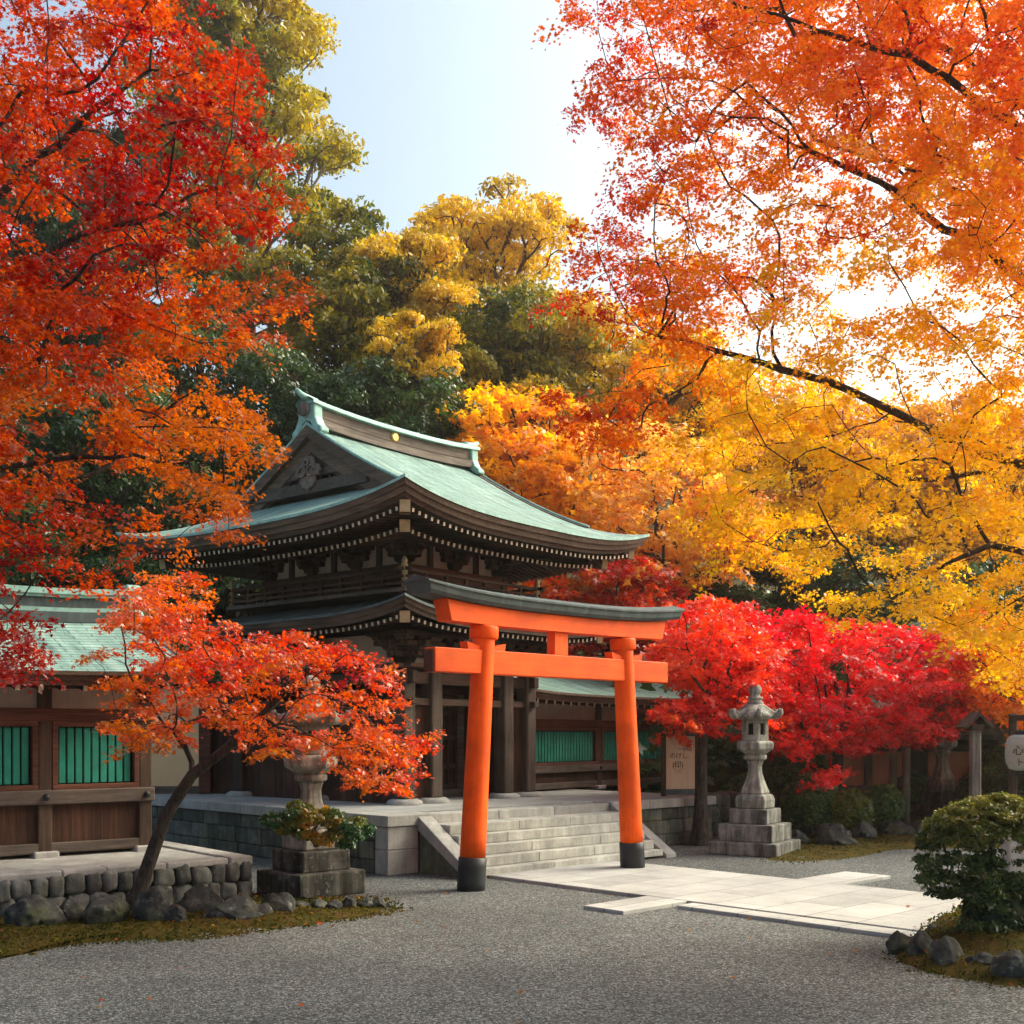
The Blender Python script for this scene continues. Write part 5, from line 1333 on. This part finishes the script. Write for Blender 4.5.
# crimson maples right of the gate
poly = [(655, 642), (665, 612), (700, 600), (735, 600), (770, 630), (780, 670), (775, 720), (748, 728), (735, 700), (722, 715), (712, 745), (690, 722), (668, 738), (655, 712), (690, 690), (655, 665)]
at_ = crown_points(poly, 19.5, 23.5, 230, .2)
b = Vector((3.42, 20.9, 0))
maple('maple_tree', 'scarlet maple with a straight grey trunk left of the stone lantern', b, [P(701, 800, 20.9), P(702, 750, 20.9), P(705, 715, 21), P(712, 680, 21.2)], at_, 100, .36, .085,
      lambda a: .42 + .3 * fbm(a, .6) + .25 * between(px_of(a), 760, 660) * between(py_of(a), 600, 680), [(.62, .035, .05), (.78, .085, .075), (.82, .14, .075), (.82, .25, .05)], T_TRI, r_base=.17, r_tip=.006, bf=.25, step=.3, flat=.05)
poly = [(725, 650), (745, 612), (790, 605), (830, 622), (880, 625), (930, 632), (965, 650), (985, 690), (978, 720), (950, 738), (905, 748), (890, 738), (860, 752), (838, 760), (832, 785), (805, 778), (795, 752), (765, 742), (740, 730)]
at_ = crown_points(poly, 21.0, 26.5, 400, .2)
b = G(838, 838); b = Vector((b.x, 23.6, 0))
maple('maple_tree', 'wide crimson maple spreading over the clipped shrubs and the low shed', b, [P(836, 790, 23.6), P(838, 755, 23.6), P(846, 720, 23.7), P(850, 690, 23.8)], at_, 110, .42, .095,
      lambda a: .34 + .32 * fbm(a, .55) + .25 * between(py_of(a), 700, 780), [(.58, .026, .05), (.76, .062, .072), (.82, .11, .08), (.80, .22, .05)], T_TRI, r_base=.2, r_tip=.006, bf=.25, step=.35, flat=.05)

# big red maple reaching in from the left
poly = [(-330, -160), (130, -170), (178, -40), (215, 30), (250, 62), (262, 110), (283, 140), (282, 205), (262, 235), (300, 290), (282, 342), (238, 345), (225, 362), (245, 395), (272, 452), (262, 475), (236, 488), (235, 530), (210, 555), (150, 545), (95, 585), (60, 650), (30, 690), (-40, 700), (-330, 640)]
holes = [(75, 215, 30, 22), (205, 375, 45, 26), (125, 345, 12, 10), (60, 430, 40, 26), (60, 603, 60, 14), (110, 500, 44, 24), (150, 395, 40, 10), (45, 540, 30, 10), (180, 500, 30, 9), (30, 590, 40, 12), (150, 470, 22, 8), (260, 255, 25, 12), (215, 240, 16, 10), (100, 560, 26, 12), (150, 533, 60, 15), (215, 520, 16, 12), (25, 480, 14, 12), (60, 625, 30, 10)]
at_ = crown_points(poly, 6.6, 10.6, 1000, .11, holes)
def tf(a):
    y, x = py_of(a), px_of(a); return .44 + .30 * between(y, 120, 400) + .16 * between(x, 120, 260) * between(y, 200, 350) + .42 * fbm(a, .8) - .22 * between(y, 480, 640) - .18 * between(y, 200, 290) * between(x, 130, 0)
b = Vector((-5.6, 8.8, 0))
maple('maple_tree', 'large red maple whose branches reach in from the left edge', b, [(-5.5, 8.8, 1.5), (-5.3, 8.7, 3.0), (-5.0, 8.6, 4.2), (-4.7, 8.5, 5.4), (-4.4, 8.5, 6.6)], at_, 155, .26, .040, tf,
      [(.21, .009, .013), (.36, .020, .017), (.48, .048, .017), (.58, .115, .020), (.67, .19, .025)], r_base=.24, r_tip=.0034, bf=.22, step=.16, arch=.02, droop=.3, bend=.22,
      limbs=[[(-5.2, 8.7, 3.5), P(-60, 250, 8.3), P(15, 180, 8.2), P(60, 145, 8.2), P(115, 95, 8.1), P(150, 70, 8.1)],
             [(-5.3, 8.7, 3.0), P(-80, 330, 8.0), P(80, 235, 7.9), P(140, 222, 7.8), P(190, 195, 7.8), P(240, 175, 7.8)],
             [(-5.4, 8.7, 2.4), P(-80, 450, 8.4), P(0, 468, 8.3), P(50, 460, 8.3), P(110, 458, 8.2), P(190, 462, 8.1)]])

# big orange maple reaching in from the right
poly = [(1330, -200), (640, -190), (590, 0), (560, 45), (598, 75), (572, 120), (590, 150), (640, 150), (600, 200), (575, 262), (552, 288), (560, 330), (575, 372), (560, 420), (610, 455), (655, 440), (650, 470), (700, 480), (690, 520), (735, 560), (790, 585), (830, 600), (850, 628), (900, 610), (960, 640), (1000, 690), (1060, 720), (1330, 740)]
holes = [(700, 235, 72, 17), (900, 290, 48, 22), (790, 185, 16, 9), (905, 395, 26, 28), (960, 392, 26, 12), (880, 85, 18, 10), (985, 95, 16, 10), (905, 60, 22, 8), (690, 60, 18, 8), (650, 215, 30, 10), (840, 255, 20, 8), (740, 300, 30, 7), (690, 370, 26, 9), (780, 335, 30, 8), (850, 575, 40, 22), (760, 540, 30, 9), (640, 350, 16, 8), (950, 480, 26, 9), (930, 300, 40, 10), (600, 100, 16, 10), (880, 535, 40, 10), (980, 560, 20, 12), (860, 480, 30, 8)]
at_ = crown_points(poly, 7.8, 12.4, 1750, .12, holes)
at_ = at_[[not (px_of(a) < 640 and random.random() < .25) for a in at_]]
at_ = np.concatenate([at_, crown_points([(760, -60), (1100, -60), (1100, 330), (960, 260), (860, 170), (780, 120), (700, 40)], 8.2, 11.5, 290, .1)])
def tf(a):
    x, y = px_of(a), py_of(a)
    g = .65 + .40 * between(y, 230, 430) * between(x, 560, 760) - .42 * between(x, 770, 560) - .18 * between(y, 150, 0) + .34 * fbm(a, .55)
    return g + .10 * between(y, 400, 560) - .12 * between(x, 960, 1080) * between(y, 300, 60)
b = Vector((6.9, 10.6, 0))
maple('maple_tree', 'great orange and gold maple whose branches sweep in from the right edge', b, [(6.85, 10.6, 1.5), (6.7, 10.5, 2.8), (6.3, 10.3, 4.1), (5.9, 10.2, 5.3), (5.4, 10.1, 6.6)], at_, 180, .30, .040, tf,
      [(.50, .035, .035), (.68, .085, .03), (.84, .18, .024), (.92, .31, .024), (.95, .46, .03), (.93, .56, .05)], r_base=.27, r_tip=.0027, bf=.20, step=.17, arch=.0, droop=.25, bend=.22,
      limbs=[[(6.1, 10.25, 4.7), P(1040, 300, 9.8), P(1010, 272, 9.6), P(985, 245, 9.5), P(925, 215, 9.4), P(880, 182, 9.3), P(830, 160, 9.2), P(765, 128, 9.1), P(735, 92, 9.0)],
             [(6.5, 10.4, 3.6), P(1040, 470, 10.2), P(940, 437, 10.2), P(880, 405, 10.1), P(830, 382, 10.0), P(760, 362, 9.9), P(700, 345, 9.8), P(640, 330, 9.7)],
             [(6.4, 10.3, 3.9), P(1060, 440, 11.4), P(1000, 468, 11.4), P(930, 480, 11.5), P(870, 478, 11.5), P(800, 470, 11.6), P(720, 505, 11.6)],
             [(6.6, 10.4, 3.0), P(1060, 560, 9.2), P(990, 545, 9.1), P(930, 575, 9.0), P(890, 600, 8.9)],
             [(5.5, 10.1, 6.3), P(1010, 120, 9.0), P(910, 55, 8.8), P(850, 40, 8.7), P(780, 15, 8.6)]])

# small orange maples behind
for i, (poly, d0, d1, n, per, rad, size, base, trunk, stops, tfun, lb) in enumerate((
    ([(505, 590), (530, 565), (580, 555), (640, 560), (680, 585), (690, 625), (660, 650), (560, 650), (510, 620)], 25, 29, 150, 90, .5, .13, (2.2, 27, .3), [(2.3, 27, 2), (2.4, 27, 3.4)],
     [(.46, .02, .03), (.58, .06, .04), (.62, .15, .03), (.50, .25, .03), (.2, .2, .03)], lambda a: .30 + .4 * fbm(a, .35) + .35 * between(px_of(a), 620, 530), 'pink-red maple patched with yellow behind the gate balcony'),
    ([(440, 420), (470, 395), (520, 385), (570, 400), (600, 440), (620, 500), (600, 545), (540, 530), (490, 480), (455, 450)], 29, 34, 190, 90, .62, .16, (1.5, 31, 1.2), [(1.3, 31, 5), (1.2, 31, 7.5)],
     [(.60, .17, .03), (.80, .32, .035), (.88, .46, .04), (.88, .56, .07)], lambda a: .60 + .5 * fbm(a, .3), 'amber maple just beyond the far end of the gate ridge'),
    ([(570, 470), (600, 430), (660, 425), (720, 450), (760, 500), (760, 560), (700, 590), (640, 580), (600, 545)], 26, 31, 190, 90, .55, .14, (4.0, 28.5, .6), [(4.0, 28.5, 4), (4.1, 28.5, 6)],
     [(.68, .20, .06), (.84, .36, .08), (.90, .50, .11), (.90, .60, .18)], lambda a: .62 + .5 * fbm(a, .35), 'soft orange maple behind the eave tip of the gate roof'),
    ([(935, 640), (970, 610), (1030, 620), (1110, 650), (1110, 730), (1040, 745), (1000, 738), (985, 705), (950, 680)], 21.5, 24.5, 190, 90, .42, .095, (11.2, 23, 0), [(11.1, 23, 1.4), (11.0, 23, 2.4)],
     [(.62, .09, .02), (.76, .18, .025), (.84, .30, .03), (.84, .40, .04)], lambda a: .45 + .4 * fbm(a, .5) + .2 * between(px_of(a), 920, 1020), 'small golden-orange maple above the paper lantern'))):
    at_ = crown_points(poly, d0, d1, n, .3)
    maple('maple_tree', lb, Vector((base[0], base[1], max(base[2], hill_z(base[0], base[1]) - .4 if base[1] > 25 else 0) * 1.0)), trunk, at_, per, rad, size, tfun, stops, T_TRI, 'leaf', r_base=.16, r_tip=.009, bf=.3, step=.4, js=.12)

# ---- wooded slope
CEDAR = [(.022, .046, .014), (.060, .088, .018), (.15, .16, .022), (.34, .27, .028), (.55, .40, .04)]
DARK = [(.020, .046, .018), (.045, .085, .028), (.085, .125, .036), (.14, .17, .04)]
YELL = [(.10, .11, .018), (.30, .23, .022), (.56, .36, .024), (.74, .47, .03), (.80, .55, .05)]
def hb(x, y): return Vector((x, y, hill_z(x, y) - .5))
def on_slope(lb, poly, d0, d1, n, per, rad, size, stops, tfun, px_base, mind=.6, tmpl=T_OVAL, bark='bark_brown', r_base=.28, name='forest_tree', squash=.75, mat='leaf_far', topx=None, stretch=(.85, .85, 1.1)):
    ncl = max(8, int(n * .42)); cen = crown_points(poly, d0, d1, ncl, mind * 1.25); at_ = []
    for c in cen:
        c = c + rng.normal(size=3) * rad * .45; k = random.randint(9, 15); rc = rad * random.uniform(.6, 1.5)
        for _ in range(k):
            v = rng.normal(size=3); v /= np.linalg.norm(v); v[2] = abs(v[2]) * .75 - .1; at_.append(c + v * rc * random.uniform(.5, 1) * np.array(stretch))
    at_ = np.array(at_); size *= .52; per = int(per * .62); rad *= .50
    dm = (d0 + d1) / 2; ys = [p[1] for p in poly]; x = (px_base - CX) / F * dm
    b = hb(x, dm); tp = P(topx if topx else px_base, min(ys) + (max(ys) - min(ys)) * .15, dm)
    return puff_tree(name, lb, b, tp, at_, per, rad, size, tfun, stops, tmpl, mat, r_base, bark, squash=squash)
rel = lambda a, y0, y1: between(py_of(a), y1, y0)
on_slope('towering yellow-green cypress with tufted crown behind the red maple', [(150, -90), (255, -90), (300, 0), (318, 40), (325, 92), (300, 120), (318, 152), (345, 175), (345, 205), (378, 225), (380, 250), (345, 300), (325, 360), (280, 345), (236, 332), (185, 315), (140, 200)], 36, 42, 420, 80, 1.0, .26, CEDAR,
         lambda a: .44 + .40 * fbm(a, .25) + .22 * between(py_of(a), 330, 120) + .10, 246, .75, bark='bark_pale', r_base=.38, name='cypress_tree', squash=.7, stretch=(.8, .8, 1.0))
on_slope('olive and gold broadleaf tree filling the slope left of the yellow trees', [(310, 300), (345, 262), (385, 268), (410, 310), (415, 380), (400, 430), (330, 440), (290, 400)], 34, 38, 170, 80, 1.0, .24, [(.05, .075, .018), (.13, .14, .02), (.32, .25, .025), (.52, .34, .03), (.64, .40, .035)],
         lambda a: .42 + .45 * fbm(a, .28) + .12 * rel(a, 262, 420), 350, .7)
on_slope('tall yellow tree with open tufted top on the skyline above the ridge', [(408, 240), (440, 222), (470, 232), (490, 218), (530, 226), (545, 262), (540, 300), (560, 350), (540, 400), (460, 410), (420, 350), (405, 290)], 37, 42, 260, 70, .95, .25, YELL,
         lambda a: .52 + .42 * fbm(a, .3) + .15 * rel(a, 220, 380), 492, .75, r_base=.3)
on_slope('golden-leaved tree at the left of the yellow group behind the ridge', [(380, 262), (420, 255), (450, 290), (460, 340), (430, 370), (385, 360), (370, 310)], 34, 37, 130, 80, .85, .22, YELL, lambda a: .62 + .35 * fbm(a, .35), 415, .6)
on_slope('small bright yellow tree on a thin pale trunk behind the ridge', [(388, 345), (420, 335), (445, 350), (442, 380), (415, 388), (390, 375)], 30.5, 32, 70, 80, .5, .16, YELL, lambda a: .78 + .25 * fbm(a, .5), 424, .35, bark='bark_pale', r_base=.13)
on_slope('olive green tree behind the far end of the gate ridge', [(470, 330), (540, 320), (580, 350), (590, 400), (540, 420), (480, 410)], 33, 37, 140, 80, .9, .22, [(.05, .075, .018), (.16, .16, .022), (.36, .28, .025), (.58, .40, .035)], lambda a: .45 + .5 * fbm(a, .3), 530, .6)
on_slope('bright yellow tree glowing behind the left tips of the orange maple', [(555, 350), (600, 330), (660, 345), (720, 350), (740, 400), (720, 450), (640, 450), (580, 420), (560, 385)], 34, 38, 190, 80, .95, .22, [(.3, .2, .02), (.55, .36, .02), (.76, .48, .025), (.84, .58, .05)], lambda a: .6 + .45 * fbm(a, .3), 640, .65)
on_slope('yellow-orange tree below the sun glow at the back of the court', [(720, 430), (780, 410), (860, 420), (900, 450), (900, 540), (840, 580), (760, 560), (720, 500)], 30, 35, 220, 80, .85, .2, [(.5, .2, .02), (.7, .3, .025), (.82, .42, .03), (.86, .52, .05)], lambda a: .5 + .45 * fbm(a, .3), 810, .6)
on_slope('golden tree on the slope at the far right', [(880, 440), (950, 425), (1040, 430), (1120, 420), (1140, 560), (1040, 610), (930, 590), (880, 530)], 30, 35, 260, 80, .9, .2, [(.5, .2, .02), (.7, .3, .025), (.82, .42, .03), (.86, .52, .05)], lambda a: .5 + .45 * fbm(a, .3), 1010, .6)
on_slope('dark evergreen seen in the gap between the gold and crimson maples', [(700, 600), (740, 560), (800, 550), (860, 555), (900, 590), (900, 660), (820, 680), (730, 660)], 28, 31, 180, 90, .65, .16, DARK, lambda a: .5 + .4 * fbm(a, .4), 800, .45, mat='leaf_green')
on_slope('shadowy evergreen behind the small golden maple at the right', [(940, 600), (1020, 580), (1120, 600), (1140, 700), (1040, 740), (960, 720)], 24.5, 28, 170, 90, .65, .15, DARK, lambda a: .45 + .4 * fbm(a, .4), 1030, .45, mat='leaf_green')
for i, (poly, d0, d1, n, pb, lb) in enumerate((
    ([(150, 340), (185, 325), (215, 338), (228, 372), (236, 430), (226, 470), (160, 460), (140, 400)], 31, 34, 170, 200, 'grey-green rounded evergreen beside the pale cypress trunk'),
    ([(20, 180), (90, 130), (150, 180), (170, 300), (150, 420), (40, 430), (0, 300)], 34, 39, 260, 90, 'tall dark evergreen behind the middle of the red maple'),
    ([(-160, 100), (-40, 60), (40, 150), (50, 400), (-40, 480), (-180, 400)], 33, 38, 240, -60, 'dark evergreen at the far left beyond the lattice building'),
    ([(30, 430), (110, 400), (170, 440), (190, 520), (150, 590), (50, 590), (10, 520)], 28, 32, 220, 110, 'deep green evergreen left of the gate roof tip'),
    ([(-120, 460), (0, 420), (40, 480), (40, 620), (-60, 660), (-160, 600)], 27, 31, 200, -40, 'deep green evergreen behind the ridge of the lattice building'),
    ([(268, 400), (292, 375), (330, 400), (330, 470), (280, 510), (235, 470)], 30, 33, 160, 290, 'shadowy conifer right behind the gable of the gate'),
    ([(320, 400), (380, 390), (440, 405), (460, 440), (420, 480), (340, 470)], 30, 33, 150, 395, 'dull green conifer behind the middle of the gate ridge'),
    ([(170, 590), (200, 562), (245, 560), (285, 575), (290, 610), (240, 640), (175, 640)], 24.5, 27, 150, 230, 'olive bush-like tree between the left building and the gate balcony'))):
    st = [(.03, .055, .022), (.06, .10, .032), (.11, .15, .045), (.18, .19, .05)] if i in (0, 7) else DARK
    on_slope(lb, poly, d0, d1, n, 90, .85 if i != 7 else .45, .2 if i != 7 else .13, st, lambda a: .48 + .45 * fbm(a, .35), pb, .6 if i != 7 else .3, mat='leaf_green', r_base=.3)
# undergrowth closing the view beneath the trees
n = 46000; x = rng.uniform(-32, 34, n); y = rng.uniform(25.5, 40, n); h = rng.uniform(0, 1, n) ** 1.6
pos = np.stack([x, y, np.array([hill_z(a, b) for a, b in zip(x, y)]) - .2 + h * (1.6 + 1.6 * np.array([fbm((a, b, 4), .25) + .5 for a, b in zip(x, y)]))], axis=1)
keep = ~((x > 5) & (x < 14) & (y < 28.5)); pos = pos[keep]
g = rng.normal(size=pos.shape); g[:, 2] = np.abs(g[:, 2]) + .3; g[:, 1] -= .6
col = pal(.4 + .4 * np.array([fbm(p, .3) for p in pos]) + rng.normal(size=len(pos)) * .15, DARK)
tag(leaves('undergrowth', pos, g, .28 * np.exp(rng.normal(size=len(pos)) * .3), col, T_RAG, M['leaf_green'], None), kind='stuff')
# fuzz of moss and a few fallen leaves on the beds
def in_poly_xy(outline, n, grow_=1.0):
    pl_ = [(p.x, p.y) for p in outline]; xs = [p[0] for p in pl_]; ys = [p[1] for p in pl_]; out = []
    while len(out) < n:
        x, y = random.uniform(max(min(xs), -8), min(max(xs), 12)), random.uniform(min(ys), max(ys))
        if inside(pl_, x, y): out.append((x, y))
    return out
dg = bpy.context.evaluated_depsgraph_get() if False else None
def bed_h(outline, h, x, y):
    cen = sum(outline, Vector((0, 0, 0))) / len(outline); return 0
mossy = []
for ob, nn in (('moss_bed', 16000), ('moss_mound', 9000), ('moss_border', 7000)):
    me = bpy.data.objects[ob].data; tri = []
    me.calc_loop_triangles()
    for t_ in me.loop_triangles:
        a_, b_, c_ = (me.vertices[i].co for i in t_.vertices); m_ = (a_ + b_ + c_) / 3
        if m_.x > -8 and m_.x < 13: tri.append((t_.area, a_, b_, c_))
    w_ = np.array([q[0] for q in tri]); w_ /= w_.sum(); ids = rng.choice(len(tri), nn, p=w_)
    for i in ids:
        _, a_, b_, c_ = tri[i]; u, v = random.random(), random.random()
        if u + v > 1: u, v = 1 - u, 1 - v
        mossy.append(a_ + (b_ - a_) * u + (c_ - a_) * v)
pos = np.array(mossy); sp = np.array([fbm(p, 1.3) for p in mossy])
pos[:, :2] += rng.normal(size=(len(pos), 2)) * .05; pos[:, 2] = np.maximum(pos[:, 2], .0) + .008
nr = rng.normal(size=pos.shape); nr[:, 2] = np.abs(nr[:, 2]) * .7
col = pal(.5 + .7 * sp + rng.normal(size=len(pos)) * .2, [(.02, .026, .008), (.045, .05, .012), (.09, .085, .018), (.14, .10, .022), (.08, .05, .022)])
tag(leaves('moss_tufts', pos, nr, .028 * np.exp(rng.normal(size=len(pos)) * .35), col, T_OVAL, M['leaf_matte'], None), kind='stuff')
n = 420; pos = np.array([mossy[i] for i in rng.choice(len(mossy), n)]); pos[:, :2] += rng.normal(size=(n, 2)) * .35; pos[-110:, :2] = np.stack([rng.uniform(-6, 6, 110), rng.uniform(7.5, 15, 110)], axis=1); pos[-110:, 2] = 0; pos[:, 2] = np.maximum(pos[:, 2], 0) + .02
nr = rng.normal(size=(n, 3)) * .3; nr[:, 2] += 1
tag(leaves('fallen_leaves', pos, nr, .05 * np.exp(rng.normal(size=n) * .2), pal(rng.uniform(0, 1, n), [(.30, .03, .015), (.45, .10, .02), (.35, .18, .04), (.16, .07, .03)]), T_MAPLE, M['leaf_matte'], None), kind='stuff')

# ------------------------------------------------------------------ air
hm = bpy.data.materials.new('haze'); hm.use_nodes = True; hn = hm.node_tree.nodes; hn.remove(hn['Principled BSDF'])
pv = hn.new('ShaderNodeVolumePrincipled'); pv.inputs['Color'].default_value = (1, .95, .86, 1); pv.inputs['Density'].default_value = 0.0009; pv.inputs['Anisotropy'].default_value = .72
hm.node_tree.links.new(pv.outputs[0], hn['Material Output'].inputs['Volume'])
mb = MB(); mb.box((0, 62, 30), (1000, 380, 70)); tag(mb.build('haze', hm), kind='stuff')
